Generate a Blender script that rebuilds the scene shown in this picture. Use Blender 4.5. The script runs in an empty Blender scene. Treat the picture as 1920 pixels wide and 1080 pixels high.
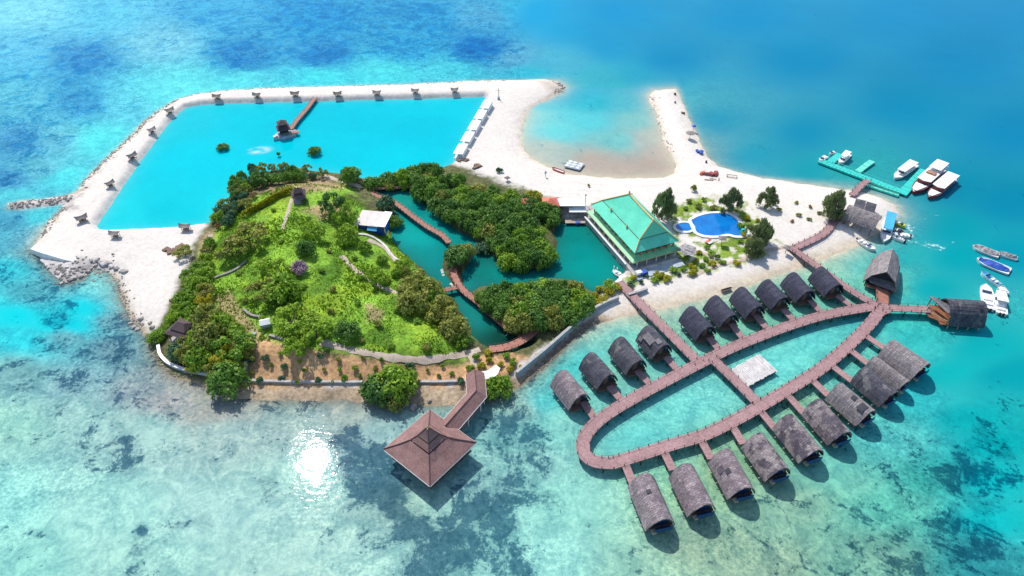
import bpy, math, random
import numpy as np
from mathutils import Vector, Matrix
random.seed(7); rng = np.random.default_rng(7)
R = math.radians
SC = bpy.context.scene; COL = SC.collection

# ------------------------------------------------------------------ camera, sky, sun, exposure
CAM_H, PITCH, FPX = 120.0, R(41.0), 1280.0
cd = bpy.data.cameras.new('camera'); cam = bpy.data.objects.new('camera', cd); COL.objects.link(cam)
cam.location = (0, 0, CAM_H); cam.rotation_euler = (R(90) - PITCH, 0, 0)
cd.sensor_width = 36; cd.lens = 24.0; cd.clip_start = 1; cd.clip_end = 20000
SC.camera = cam
SUN = Vector((-370, 750, 1089)).normalized()
SUN_EL = math.asin(SUN.z); SUN_AZ = math.atan2(SUN.x, SUN.y)
w = bpy.data.worlds.new('World'); SC.world = w; w.use_nodes = True
nt = w.node_tree; bg = nt.nodes['Background']
sky = nt.nodes.new('ShaderNodeTexSky'); sky.sky_type = 'NISHITA'; sky.sun_disc = False
sky.sun_elevation = SUN_EL; sky.sun_rotation = SUN_AZ; sky.altitude = 0; sky.air_density = 1.0; sky.dust_density = 1.0
nt.links.new(sky.outputs[0], bg.inputs[0]); bg.inputs[1].default_value = 0.15
sl = bpy.data.lights.new('sun', 'SUN'); so = bpy.data.objects.new('sun', sl); COL.objects.link(so)
sl.energy = 3.7; sl.angle = R(0.53); sl.color = (1.0, 0.96, 0.90)
so.rotation_euler = (-SUN).to_track_quat('-Z', 'Y').to_euler()
SC.view_settings.view_transform = 'Standard'; SC.view_settings.look = 'None'
SC.view_settings.exposure = 0.34; SC.view_settings.gamma = 1; SC.view_settings.use_curve_mapping = False
SC.cycles.max_bounces = 6; SC.cycles.diffuse_bounces = 3; SC.cycles.glossy_bounces = 3
SC.cycles.transparent_max_bounces = 6; SC.cycles.caustics_reflective = False; SC.cycles.caustics_refractive = False

# ------------------------------------------------------------------ surveying: photo pixel <-> ground point
CP, SP = math.cos(PITCH), math.sin(PITCH)
def P(px, py, z=0.0):
    u, v = px - 960, py - 540
    t = (CAM_H - z) / (FPX * SP + v * CP)
    return Vector((u * t, (FPX * CP - v * SP) * t, z))
def Pa(pts): return np.array([P(x, y)[:2] for x, y in pts])
def toPx(X, Y, Z=0.0):
    zz = Z - CAM_H
    d = np.maximum(Y * CP - zz * SP, 1.0)
    up = Y * SP + zz * CP
    return 960 + FPX * X / d, 540 - FPX * up / d
def lin(c): 
    c = c / 255.0
    return c / 12.92 if c <= 0.04045 else ((c + 0.055) / 1.055) ** 2.4
def S(r, g, b, k=1.0): return (lin(r) * k, lin(g) * k, lin(b) * k)

# ------------------------------------------------------------------ small numpy toolkit
_ng = rng.random((256, 256))
def vnoise(x, y):
    xi = np.floor(x).astype(int); yi = np.floor(y).astype(int); fx = x - xi; fy = y - yi
    fx = fx * fx * (3 - 2 * fx); fy = fy * fy * (3 - 2 * fy)
    a = _ng[xi % 256, yi % 256]; b = _ng[(xi + 1) % 256, yi % 256]; c = _ng[xi % 256, (yi + 1) % 256]; d = _ng[(xi + 1) % 256, (yi + 1) % 256]
    return (a * (1 - fx) + b * fx) * (1 - fy) + (c * (1 - fx) + d * fx) * fy
def fbm(x, y, o=4):
    s = 0; a = .5; t = 0
    for i in range(o):
        s = s + a * vnoise(x * 2 ** i + 17.3 * i, y * 2 ** i + 5.1 * i); t += a; a *= .5
    return s / t
def ss(a, b, x):
    t = np.clip((x - a) / (b - a), 0, 1); return t * t * (3 - 2 * t)
def sdf(poly, x, y):
    """signed distance to a polygon, positive inside"""
    p = np.asarray(poly, float); q = np.roll(p, -1, 0)
    d2 = np.full(x.shape, 1e18); ins = np.zeros(x.shape, bool)
    for (ax, ay), (bx, by) in zip(p, q):
        ex, ey = bx - ax, by - ay; L = ex * ex + ey * ey
        if L < 1e-9: continue
        t = np.clip(((x - ax) * ex + (y - ay) * ey) / L, 0, 1)
        d2 = np.minimum(d2, (x - ax - t * ex) ** 2 + (y - ay - t * ey) ** 2)
        c = ((ay > y) != (by > y))
        if c.any():
            xi = ax + (y - ay) / (by - ay + (1e-12 if by == ay else 0)) * ex
            ins ^= c & (x < xi)
    d = np.sqrt(d2); return np.where(ins, d, -d)
def ldist(line, x, y):
    d2 = np.full(x.shape, 1e18)
    for (ax, ay), (bx, by) in zip(line[:-1], line[1:]):
        ex, ey = bx - ax, by - ay; L = ex * ex + ey * ey + 1e-9
        t = np.clip(((x - ax) * ex + (y - ay) * ey) / L, 0, 1)
        d2 = np.minimum(d2, (x - ax - t * ex) ** 2 + (y - ay - t * ey) ** 2)
    return np.sqrt(d2)
def spline(pts, step):
    """Catmull-Rom through points (numpy n x k), resampled about every `step`"""
    p = np.asarray(pts, float); n = len(p)
    if n == 2: 
        m = max(2, int(np.linalg.norm(p[1] - p[0]) / step) + 1)
        return p[0] + np.linspace(0, 1, m)[:, None] * (p[1] - p[0])
    ext = np.vstack([2 * p[0] - p[1], p, 2 * p[-1] - p[-2]]); out = []
    for i in range(n - 1):
        a, b, c, d = ext[i:i + 4]
        for t in np.linspace(0, 1, 12, endpoint=False):
            out.append(.5 * ((2 * b) + (c - a) * t + (2 * a - 5 * b + 4 * c - d) * t * t + (-a + 3 * b - 3 * c + d) * t ** 3))
    out.append(p[-1]); out = np.array(out)
    s = np.r_[0, np.cumsum(np.linalg.norm(np.diff(out, axis=0), axis=1))]
    m = max(2, int(s[-1] / step) + 1); q = np.linspace(0, s[-1], m)
    return np.stack([np.interp(q, s, out[:, k]) for k in range(p.shape[1])], 1)

# ------------------------------------------------------------------ coast lines, read off the photograph
LAND = Pa([(62,470),(78,440),(95,412),(118,388),(140,366),(152,348),(172,324),(202,294),(237,261),(272,226),(302,203),(332,186),(370,176),(420,170),(480,166),(560,163),(640,161),(720,159),(800,156),(880,152),(960,150),(1020,149),(1045,153),(1058,163),(1048,175),(1025,188),(1000,199),(987,213),(978,238),(975,265),(982,284),(1003,301),(1030,315),(1065,326),(1110,331),(1160,334),(1210,334),(1245,332),(1265,325),(1268,312),(1260,292),(1245,264),(1238,236),(1230,210),(1220,192),(1218,178),(1228,170),(1268,167),(1274,178),(1287,210),(1302,240),(1314,270),(1327,295),(1347,311),(1377,321),(1420,332),(1480,342),(1530,349),(1580,356),(1620,362),(1655,372),(1678,386),(1685,400),(1672,416),(1645,438),(1615,455),(1580,472),(1550,483),(1500,501),(1450,518),(1400,536),(1350,552),(1300,566),(1260,575),(1210,585),(1160,594),(1130,604),(1100,619),(1080,634),(1058,655),(1030,682),(1000,707),(970,727),(940,744),(905,752),(860,757),(800,760),(700,754),(640,751),(560,751),(490,750),(440,745),(400,732),(360,716),(320,703),(294,684),(283,660),(275,632),(262,615),(246,600),(238,580),(225,555),(219,530),(205,512),(182,502),(165,512),(150,524),(128,532),(108,522),(92,505),(75,488)])
GROIN = Pa([(150,358),(120,368),(80,374),(40,377),(16,382),(14,390),(40,392),(85,387),(125,382),(152,378)])
POOL = Pa([(332,215),(347,203),(372,197),(420,194),(500,192),(600,190),(700,187),(800,185),(860,183),(908,181),(912,185),(895,222),(874,262),(857,297),(848,308),(825,318),(790,328),(740,342),(690,338),(640,327),(600,324),(560,317),(520,320),(485,327),(455,346),(433,376),(408,402),(392,420),(350,426),(300,429),(250,431),(205,433),(186,431),(181,424),(200,396),(230,351),(260,306),(290,266),(312,236)])
LAG = Pa([(695,356),(715,350),(760,352),(785,368),(802,384),(822,402),(838,415),(855,430),(882,443),(916,464),(936,492),(962,508),(1000,503),(1038,488),(1044,455),(1040,427),(1060,412),(1085,412),(1104,424),(1128,452),(1152,482),(1172,508),(1160,522),(1140,538),(1112,548),(1085,532),(1040,522),(980,532),(930,537),(900,537),(884,547),(896,568),(915,588),(935,608),(955,626),(985,636),(1002,640),(990,652),(960,658),(925,654),(900,644),(885,628),(874,606),(860,582),(848,562),(833,547),(815,530),(790,503),(762,482),(737,455),(730,432),(742,402),(735,382)])
ISLET = Pa([(832,486),(850,470),(872,466),(884,478),(876,496),(866,515),(868,536),(852,534),(838,520),(828,503)])
HILL = Pa([(335,655),(352,575),(388,480),(415,415),(455,365),(520,345),(600,345),(660,355),(705,385),(735,445),(770,500),(825,560),(868,620),(880,660),(860,700),(800,724),(700,727),(600,727),(480,725),(400,705)])

def height(x, y):
    x = np.atleast_1d(np.asarray(x, float)); y = np.atleast_1d(np.asarray(y, float))
    dl = sdf(LAND, x, y) + (fbm(x * .35, y * .35, 3) - .5) * 1.6
    beach = np.where(dl > 0, 1.7 * (1 - np.exp(-dl / 5.0)) + .02 * np.minimum(dl, 3), .30 * dl)
    dp = -sdf(POOL, x, y) + (fbm(x * .5 + 9, y * .5, 2) - .5) * .5
    dg = np.maximum(-sdf(LAG, x, y), sdf(ISLET, x, y)) + (fbm(x * .4, y * .4 + 7, 3) - .5) * 1.4
    bank = lambda d: np.where(d > 0, 1.5 * (1 - np.exp(-d / 1.0)) + .12 * np.minimum(d, 10), .6 * d)
    h = np.minimum(np.minimum(beach, bank(dp)), bank(dg))
    gr = sdf(GROIN, x, y) + (fbm(x * .8, y * .8, 2) - .5) * 1.2
    h = np.maximum(h, np.where(gr > 0, 1.1 * (1 - np.exp(-gr / 1.2)), .4 * gr))
    dh = sdf(HILL, x, y)
    h = np.where(dh > 0, h + 2.6 * ss(0, 9, dh) + 4.2 * ss(6, 45, dh) + (fbm(x * .12, y * .12, 4) - .5) * 1.6 * ss(2, 12, dh), h)
    return np.maximum(h, -2.5)
def hz(x, y): return float(height(x, y)[0])
def PT(px, py, up=0.0):
    """where the line of sight through a photo pixel meets the land (up = that far above it)"""
    z = 1.5
    for _ in range(9):
        p = P(px, py, z + up); z += .7 * (max(hz(p.x, p.y), 0.0) - z)
    p = P(px, py, z + up); return Vector((p.x, p.y, z))

# ------------------------------------------------------------------ objects
def tag(o, label, cat, group=None):
    o['label'] = label; o['category'] = cat
    if group: o['group'] = group
    return o
def thing(name, label, cat, loc=(0, 0, 0), rz=0.0, group=None):
    o = bpy.data.objects.new(name, None); COL.objects.link(o); o.empty_display_size = .5
    o.location = loc; o.rotation_euler = (0, 0, rz); return tag(o, label, cat, group)
class MB:
    def __init__(s): s.v = []; s.f = []
    def add(s, vs, fs):
        n = len(s.v); s.v += [tuple(map(float, v)) for v in vs]; s.f += [tuple(i + n for i in f) for f in fs]; return s
    def box(s, c, d, rz=0.0, taper=1.0):
        x, y, z = d[0] / 2, d[1] / 2, d[2] / 2; cs, sn = math.cos(rz), math.sin(rz); vs = []
        for k, t in ((-1, 1.0), (1, taper)):
            for a, b in ((-1, -1), (1, -1), (1, 1), (-1, 1)):
                X, Y = a * x * t, b * y * t
                vs.append((c[0] + X * cs - Y * sn, c[1] + X * sn + Y * cs, c[2] + k * z))
        return s.add(vs, [(3, 2, 1, 0), (4, 5, 6, 7), (0, 1, 5, 4), (1, 2, 6, 5), (2, 3, 7, 6), (3, 0, 4, 7)])
    def beam(s, p, q, wd, ht):
        p, q = Vector(p), Vector(q); d = (q - p).normalized()
        sd = d.cross(Vector((0, 0, 1)));  sd = sd.normalized() if sd.length > 1e-4 else Vector((1, 0, 0))
        up = sd.cross(d); vs = []
        for o in (p, q):
            for a, b in ((-1, -1), (1, -1), (1, 1), (-1, 1)): vs.append(o + sd * a * wd / 2 + up * b * ht / 2)
        return s.add(vs, [(0, 1, 2, 3), (7, 6, 5, 4), (1, 0, 4, 5), (2, 1, 5, 6), (3, 2, 6, 7), (0, 3, 7, 4)])
    def tube(s, pts, rad, n=6, cap=True):
        pts = [Vector(p) for p in pts]; vs = []; m = len(pts)
        rad = rad if hasattr(rad, '__len__') else [rad] * m
        for i, p in enumerate(pts):
            d = (pts[min(i + 1, m - 1)] - pts[max(i - 1, 0)]).normalized()
            a = d.cross(Vector((.31, .95, .05)) if abs(d.z) > .9 else Vector((0, 0, 1))).normalized(); b = d.cross(a)
            for k in range(n):
                t = 2 * math.pi * k / n; vs.append(p + (a * math.cos(t) + b * math.sin(t)) * rad[i])
        fs = [(i * n + k, i * n + (k + 1) % n, (i + 1) * n + (k + 1) % n, (i + 1) * n + k) for i in range(m - 1) for k in range(n)]
        if cap: fs += [tuple(range(n - 1, -1, -1)), tuple((m - 1) * n + k for k in range(n))]
        return s.add(vs, fs)
    def loft(s, secs, close=False, cap=True):
        n = len(secs[0]); m = len(secs); vs = [p for sec in secs for p in sec]; e = n if close else n - 1
        fs = [(i * n + k, i * n + (k + 1) % n, (i + 1) * n + (k + 1) % n, (i + 1) * n + k) for i in range(m - 1) for k in range(e)]
        if cap and close: fs += [tuple(range(n - 1, -1, -1)), tuple((m - 1) * n + k for k in range(n))]
        return s.add(vs, fs)
    def prism(s, poly, z0, z1):
        n = len(poly); vs = [(x, y, z0) for x, y in poly] + [(x, y, z1) for x, y in poly]
        return s.add(vs, [tuple(range(n - 1, -1, -1)), tuple(range(n, 2 * n))] + [(k, (k + 1) % n, n + (k + 1) % n, n + k) for k in range(n)])
    def shell(s, quad, th):
        """a roof slope: a planar polygon given a thickness downwards"""
        n = len(quad); vs = [tuple(p) for p in quad] + [(p[0], p[1], p[2] - th) for p in quad]
        return s.add(vs, [tuple(range(n)), tuple(range(2 * n - 1, n - 1, -1))] + [(k, n + k, n + (k + 1) % n, (k + 1) % n) for k in range(n)])
    def blob(s, c, r, sq=(1, 1, 1), seed=0, rough=.25, lv=1):
        rr = random.Random(seed); import bmesh
        bm = bmesh.new(); bmesh.ops.create_icosphere(bm, subdivisions=lv, radius=1)
        vs = []
        for v in bm.verts:
            k = r * (1 + rr.uniform(-rough, rough)); vs.append((c[0] + v.co.x * k * sq[0], c[1] + v.co.y * k * sq[1], c[2] + v.co.z * k * sq[2]))
        fs = [tuple(v.index for v in f.verts) for f in bm.faces]; bm.free(); return s.add(vs, fs)
    def mesh(s, name, mat, smooth=False):
        me = bpy.data.meshes.new(name); me.from_pydata(s.v, [], s.f); me.materials.append(mat)
        if smooth: me.polygons.foreach_set('use_smooth', [True] * len(me.polygons))
        me.update(); return me
def obj(name, mb, mat, parent=None, loc=None, rz=0.0, smooth=False):
    me = mb if isinstance(mb, bpy.types.Mesh) else mb.mesh(name, mat, smooth)
    o = bpy.data.objects.new(name, me); COL.objects.link(o)
    if parent is not None: o.parent = parent
    if loc is not None: o.location = loc
    o.rotation_euler = (0, 0, rz); return o
def struct(o): o['kind'] = 'structure'; return o
def dup(root, loc, rz=0.0, sc=1.0, label=None, group=None):
    r = root.copy(); COL.objects.link(r); r.location = loc; r.rotation_euler = (0, 0, rz)
    r.scale = (sc, sc, sc) if not hasattr(sc, '__len__') else sc
    if label: r['label'] = label
    if group: r['group'] = group
    for ch in list(root.children):
        c = ch.copy(); COL.objects.link(c); c.parent = r
        for g in ch.children:
            d = g.copy(); COL.objects.link(d); d.parent = c
    return r

# ------------------------------------------------------------------ materials
def newmat(name):
    m = bpy.data.materials.new(name); m.use_nodes = True; return m, m.node_tree, m.node_tree.nodes['Principled BSDF']
def N(nt, t, **kw):
    n = nt.nodes.new(t)
    for k, v in kw.items():
        if k.startswith('i_'): n.inputs[int(k[2:])].default_value = v
        else: setattr(n, k, v)
    return n
def ramp(nt, fac, a, b, ca=(0, 0, 0, 1), cb=(1, 1, 1, 1)):
    r = N(nt, 'ShaderNodeValToRGB'); e = r.color_ramp.elements
    e[0].position = a; e[0].color = ca; e[1].position = b; e[1].color = cb
    nt.links.new(fac, r.inputs[0]); return r.outputs[0]
def mixc(nt, fac, a, b, mode='MIX'):
    m = N(nt, 'ShaderNodeMix', data_type='RGBA', blend_type=mode)
    for s, v in ((0, fac), (6, a), (7, b)):
        if hasattr(v, 'links'): nt.links.new(v, m.inputs[s])
        elif s == 0: m.inputs[0].default_value = v
        else: m.inputs[s].default_value = (*v[:3], 1)
    return m.outputs[2]
def noise(nt, scale, detail=4, co=None, rough=.55, dist=0.0):
    n = N(nt, 'ShaderNodeTexNoise'); n.inputs['Scale'].default_value = scale; n.inputs['Detail'].default_value = detail
    n.inputs['Roughness'].default_value = rough; n.inputs['Distortion'].default_value = dist
    if co is not None: nt.links.new(co, n.inputs['Vector'])
    return n.outputs[0]
def ocoord(nt, scale=None):
    t = N(nt, 'ShaderNodeTexCoord').outputs['Object']
    if scale is None: return t
    m = N(nt, 'ShaderNodeMapping'); m.inputs['Scale'].default_value = scale; nt.links.new(t, m.inputs[0]); return m.outputs[0]
def simple(name, ca, cb=None, rough=.7, scale=1.5, lo=.35, hi=.65, stretch=None, bump=.0, bscale=6, vary=0.0, metal=0.0, fine=.25):
    """two-tone weathered surface: ca/cb mixed by a soft noise, a fine grain on top, optional bump and per-object variation"""
    m, nt, b = newmat(name); co = ocoord(nt, stretch)
    cb = cb or tuple(c * .72 for c in ca)
    c = mixc(nt, ramp(nt, noise(nt, scale, 5, co), lo, hi), ca, cb)
    g = ramp(nt, noise(nt, scale * 7, 3, co), .3, .7, (1 - fine,) * 3 + (1,), (1 + fine,) * 3 + (1,))
    c = mixc(nt, 1.0, c, g, 'MULTIPLY')
    if vary:
        oi = N(nt, 'ShaderNodeObjectInfo'); mr = N(nt, 'ShaderNodeMapRange'); nt.links.new(oi.outputs['Random'], mr.inputs[0])
        mr.inputs[3].default_value = 1 - vary; mr.inputs[4].default_value = 1 + vary
        hs = N(nt, 'ShaderNodeHueSaturation'); nt.links.new(mr.outputs[0], hs.inputs['Value']); nt.links.new(c, hs.inputs['Color']); c = hs.outputs[0]
    nt.links.new(c, b.inputs['Base Color']); b.inputs['Roughness'].default_value = rough; b.inputs['Metallic'].default_value = metal
    if bump:
        bn = N(nt, 'ShaderNodeBump'); bn.inputs['Strength'].default_value = bump; bn.inputs['Distance'].default_value = .08
        nt.links.new(noise(nt, bscale, 4, co), bn.inputs['Height']); nt.links.new(bn.outputs[0], b.inputs['Normal'])
    return m
def thatch(name, ca, cb, patch=None, lo=.5, hi=.56, pitch=2.2):
    """weathered shingles in courses: brick cells of slightly different tones, bleached patches where they were renewed"""
    m, nt, b = newmat(name); uv = N(nt, 'ShaderNodeUVMap').outputs[0]; co = ocoord(nt)
    oi = N(nt, 'ShaderNodeObjectInfo'); ad = N(nt, 'ShaderNodeVectorMath', operation='ADD'); sc = N(nt, 'ShaderNodeVectorMath', operation='SCALE')
    cmb = N(nt, 'ShaderNodeCombineXYZ'); [nt.links.new(oi.outputs['Random'], cmb.inputs[k]) for k in range(3)]
    nt.links.new(cmb.outputs[0], sc.inputs[0]); sc.inputs[3].default_value = 91.0
    nt.links.new(co, ad.inputs[0]); nt.links.new(sc.outputs[0], ad.inputs[1]); co = ad.outputs[0]
    br = N(nt, 'ShaderNodeTexBrick'); nt.links.new(uv, br.inputs[0]); br.inputs['Scale'].default_value = 1.0
    br.inputs['Color1'].default_value = (.75,) * 3 + (1,); br.inputs['Color2'].default_value = (1.3,) * 3 + (1,); br.inputs['Mortar'].default_value = (.45,) * 3 + (1,)
    br.inputs['Mortar Size'].default_value = .03; br.inputs['Brick Width'].default_value = .9; br.inputs['Row Height'].default_value = .45
    c = mixc(nt, ramp(nt, noise(nt, .55, 5, co), .35, .65), ca, cb)
    if patch:
        pn = N(nt, 'ShaderNodeTexBrick'); nt.links.new(uv, pn.inputs[0]); pn.inputs['Brick Width'].default_value = 1.8; pn.inputs['Row Height'].default_value = 1.3
        pn.inputs['Scale'].default_value = 1.0; pn.inputs['Color1'].default_value = (0, 0, 0, 1); pn.inputs['Color2'].default_value = (.35,) * 3 + (1,); pn.inputs['Mortar Size'].default_value = 0
        s1 = N(nt, 'ShaderNodeMath', operation='ADD'); nt.links.new(noise(nt, .42, 3, co), s1.inputs[0]); 
        s2 = N(nt, 'ShaderNodeMath', operation='MULTIPLY'); nt.links.new(pn.outputs[0], s2.inputs[0]); s2.inputs[1].default_value = .45
        nt.links.new(s2.outputs[0], s1.inputs[1])
        c = mixc(nt, ramp(nt, s1.outputs[0], lo, hi), c, patch)
    c = mixc(nt, 1.0, c, br.outputs[0], 'MULTIPLY')
    g = ramp(nt, noise(nt, 5, 4, co), .3, .7, (.72,) * 3 + (1,), (1.3,) * 3 + (1,)); c = mixc(nt, 1.0, c, g, 'MULTIPLY')
    nt.links.new(c, b.inputs['Base Color']); b.inputs['Roughness'].default_value = .85; b.inputs['Specular IOR Level'].default_value = .25
    bn = N(nt, 'ShaderNodeBump'); bn.inputs['Strength'].default_value = .6; bn.inputs['Distance'].default_value = .06
    nt.links.new(br.outputs[0], bn.inputs['Height']); nt.links.new(bn.outputs[0], b.inputs['Normal'])
    return m
def leafmat(name, ca, cb, trans=.35, hue=.02):
    """leaves: every leaf clump has its own tone between ca and cb, every tree leans to one of them"""
    m, nt, b = newmat(name); geo = N(nt, 'ShaderNodeNewGeometry'); oi = N(nt, 'ShaderNodeObjectInfo')
    a = N(nt, 'ShaderNodeMath', operation='MULTIPLY_ADD'); nt.links.new(geo.outputs['Random Per Island'], a.inputs[0]); a.inputs[1].default_value = .55
    a2 = N(nt, 'ShaderNodeMath', operation='MULTIPLY'); nt.links.new(oi.outputs['Random'], a2.inputs[0]); a2.inputs[1].default_value = .45
    nt.links.new(a2.outputs[0], a.inputs[2])
    c = mixc(nt, a.outputs[0], ca, cb)
    nt.links.new(c, b.inputs['Base Color']); b.inputs['Roughness'].default_value = .55; b.inputs['Specular IOR Level'].default_value = .3
    tr = N(nt, 'ShaderNodeBsdfTranslucent'); nt.links.new(c, tr.inputs[0]); mx = N(nt, 'ShaderNodeMixShader'); mx.inputs[0].default_value = trans
    nt.links.new(b.outputs[0], mx.inputs[1]); nt.links.new(tr.outputs[0], mx.inputs[2]); nt.links.new(mx.outputs[0], nt.nodes['Material Output'].inputs[0])
    return m
M = {}
M['deck'] = simple('deck_planks', (.34, .20, .20), (.27, .155, .15), .75, .35, bump=.2, vary=.05)
M['deck_brown'] = simple('brown_planks', (.36, .15, .10), (.25, .10, .07), .75, .8, bump=.2, vary=.06)
M['wood'] = simple('old_wood', (.20, .12, .075), (.12, .07, .045), .8, 1.2, bump=.2)
M['pale_wood'] = simple('pale_wood', (.45, .36, .28), (.30, .23, .18), .8, 1.2, bump=.2)
M['orange_wood'] = simple('varnished_wood', (.27, .115, .055), (.18, .07, .03), .5, 1.0)
M['dark_wood'] = simple('tarred_wood', (.05, .04, .04), (.03, .025, .03), .8, 1.0)
M['rail'] = simple('rail_wood', (.13, .06, .055), (.08, .04, .04), .8, 2)
M['thatch_navy'] = thatch('dark_shingles', (.042, .044, .068), (.062, .063, .090))
M['thatch_slate'] = thatch('slate_shingles', (.055, .056, .075), (.10, .097, .112), (.17, .16, .165), .66, .72)
M['thatch_mauve'] = thatch('bleached_shingles', (.24, .195, .205), (.18, .145, .16), (.29, .24, .245), .62, .66)
M['thatch_patch'] = thatch('patched_shingles', (.085, .072, .09), (.14, .115, .13), (.25, .21, .21), .54, .58)
M['thatch_grey'] = thatch('grey_shingles', (.20, .18, .185), (.26, .225, .225))
M['thatch_hut'] = simple('small_thatch', (.25, .22, .20), (.17, .155, .15), .9, 2.5, bump=.5, vary=.25)
M['glass'] = simple('blue_glass', (.006, .045, .13), (.004, .03, .09), .15, 1.0, fine=.1)
M['dark'] = simple('dark_opening', (.02, .022, .035), None, .7, 1.0)
M['white'] = simple('white_paint', (.80, .79, .77), (.68, .67, .65), .45, 1.0, fine=.06)
M['canvas'] = simple('white_canvas', (.82, .82, .82), (.70, .71, .73), .8, .6, fine=.06)
M['pale_roof'] = simple('pale_sheet_roof', (.62, .57, .55), (.48, .40, .36), .6, .5, fine=.12)
M['concrete'] = simple('concrete', (.42, .40, .38), (.30, .29, .28), .85, .8, bump=.2)
M['bluewall'] = simple('pale_blue_wall', (.40, .46, .52), (.28, .32, .36), .8, .6, bump=.15)
M['stone'] = simple('stone_wall', (.33, .30, .28), (.20, .18, .17), .9, 1.4, bump=.5, bscale=4)
M['rock'] = simple('rock', (.44, .39, .345), (.25, .22, .20), .9, 1.1, bump=.5, bscale=3, vary=.3)
M['pale_rock'] = simple('pale_rock', (.62, .58, .55), (.40, .36, .34), .9, .8, bump=.4, bscale=3, vary=.2)
M['tile'] = simple('red_brown_tiles', (.255, .14, .125), (.19, .10, .088), .75, .5, bump=.25, bscale=9, fine=.3)
M['tile_dark'] = simple('dark_brown_tiles', (.085, .05, .055), (.055, .035, .042), .75, .5, bump=.25, bscale=9)
M['ridge'] = simple('ridge_tiles', (.12, .06, .06), None, .8, 1)
M['green'] = simple('mint_green_roof', (.12, .66, .45), (.09, .56, .38), .5, .35, lo=.3, hi=.7, stretch=(1, 1, 1), fine=.10)
M['green_pale'] = simple('pale_green_roof', (.26, .62, .30), (.18, .48, .24), .5, .5, fine=.1)
M['gold'] = simple('gold_trim', (.70, .52, .20), (.55, .38, .14), .5, 2)
M['brick'] = simple('orange_brick', (.30, .11, .055), (.42, .24, .15), .8, 1.0, lo=.42, hi=.58, stretch=(1.5, 1.5, 3), bump=.2)
M['red'] = simple('red_paint', (.30, .05, .04), (.22, .04, .035), .5, 1.0)
M['orange'] = simple('orange_paint', (.62, .16, .09), (.50, .12, .07), .5, 1.0)
M['blue_tarp'] = simple('blue_tarpaulin', (.015, .10, .50), (.01, .05, .24), .5, .9, bump=.4, bscale=2)
M['sky_tarp'] = simple('light_blue_tarpaulin', (.06, .42, .68), (.04, .33, .60), .5, .9, bump=.3, bscale=2)
M['pontoon'] = simple('turquoise_plastic', (.02, .55, .46), (.02, .46, .40), .5, .8, fine=.15)
M['pontoon_pale'] = simple('pale_turquoise_plastic', (.16, .66, .50), (.10, .56, .43), .5, .8, fine=.12)
M['grey_tarp'] = simple('grey_tarpaulin', (.36, .34, .33), (.16, .15, .16), .8, 1.6, lo=.42, hi=.55, bump=.5, bscale=2)
M['yellow'] = simple('yellow_paint', (.60, .62, .10), None, .5, 1.0)
M['black'] = simple('black_rubber', (.02, .02, .022), None, .6, 1.0)
M['bark'] = simple('bark', (.16, .12, .09), (.09, .07, .055), .9, 2, stretch=(2, 2, .5))
M['soilpath'] = simple('path_sand', (.50, .41, .33), (.38, .30, .23), .9, .6, bump=.2)
M['leaf_mangrove'] = leafmat('mangrove_leaves', (0.053, 0.149, 0.039), (0.204, 0.372, 0.044))
M['leaf_green'] = leafmat('garden_leaves', (0.116, 0.276, 0.030), (0.361, 0.510, 0.039))
M['leaf_olive'] = leafmat('olive_leaves', (0.145, 0.206, 0.041), (0.394, 0.394, 0.073))
M['leaf_yellow'] = leafmat('yellow_leaves', (0.275, 0.325, 0.015), (0.500, 0.425, 0.025))
M['leaf_sea'] = leafmat('bluish_leaves', (0.042, 0.134, 0.077), (0.134, 0.250, 0.106))
M['leaf_pine'] = leafmat('casuarina_needles', (0.143, 0.203, 0.095), (0.297, 0.357, 0.143), .25)
M['leaf_pink'] = leafmat('pink_flowers', (.30, .16, .26), (.50, .38, .44))
M['leaf_dry'] = leafmat('dry_leaves', (.25, .15, .06), (.38, .26, .12))
M['grass'] = leafmat('grass_blades', (.11, .25, .014), (.26, .40, .03), .35)
# ================================================================== the ground
def gridmesh(name, xs, ys, Z, keep=None):
    nx, ny = len(xs), len(ys); X, Y = np.meshgrid(xs, ys)
    co = np.stack([X, Y, Z], -1).reshape(-1, 3)
    i = np.arange(nx * ny).reshape(ny, nx)
    q = np.stack([i[:-1, :-1], i[:-1, 1:], i[1:, 1:], i[1:, :-1]], -1).reshape(-1, 4)
    if keep is not None:
        k = keep.reshape(-1); q = q[k[q].any(1)]
        used = np.zeros(nx * ny, bool); used[q.reshape(-1)] = True
        idx = np.cumsum(used) - 1; q = idx[q]; co = co[used]
    else: used = np.ones(nx * ny, bool)
    me = bpy.data.meshes.new(name); n = len(co); m = len(q)
    me.vertices.add(n); me.vertices.foreach_set('co', co.astype('f').reshape(-1))
    me.loops.add(m * 4); me.loops.foreach_set('vertex_index', q.astype('i').reshape(-1))
    me.polygons.add(m); me.polygons.foreach_set('loop_start', np.arange(0, m * 4, 4, dtype='i')); me.polygons.foreach_set('loop_total', np.full(m, 4, 'i'))
    me.polygons.foreach_set('use_smooth', np.ones(m, bool)); me.update(calc_edges=True); me.validate()
    return me, used
def setcol(me, name, rgb):
    a = me.attributes.new(name, 'FLOAT_COLOR', 'POINT'); c = np.ones((len(rgb), 4), 'f'); c[:, :3] = rgb; a.data.foreach_set('color', c.reshape(-1))
def setval(me, name, v):
    a = me.attributes.new(name, 'FLOAT', 'POINT'); a.data.foreach_set('value', np.asarray(v, 'f'))

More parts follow.
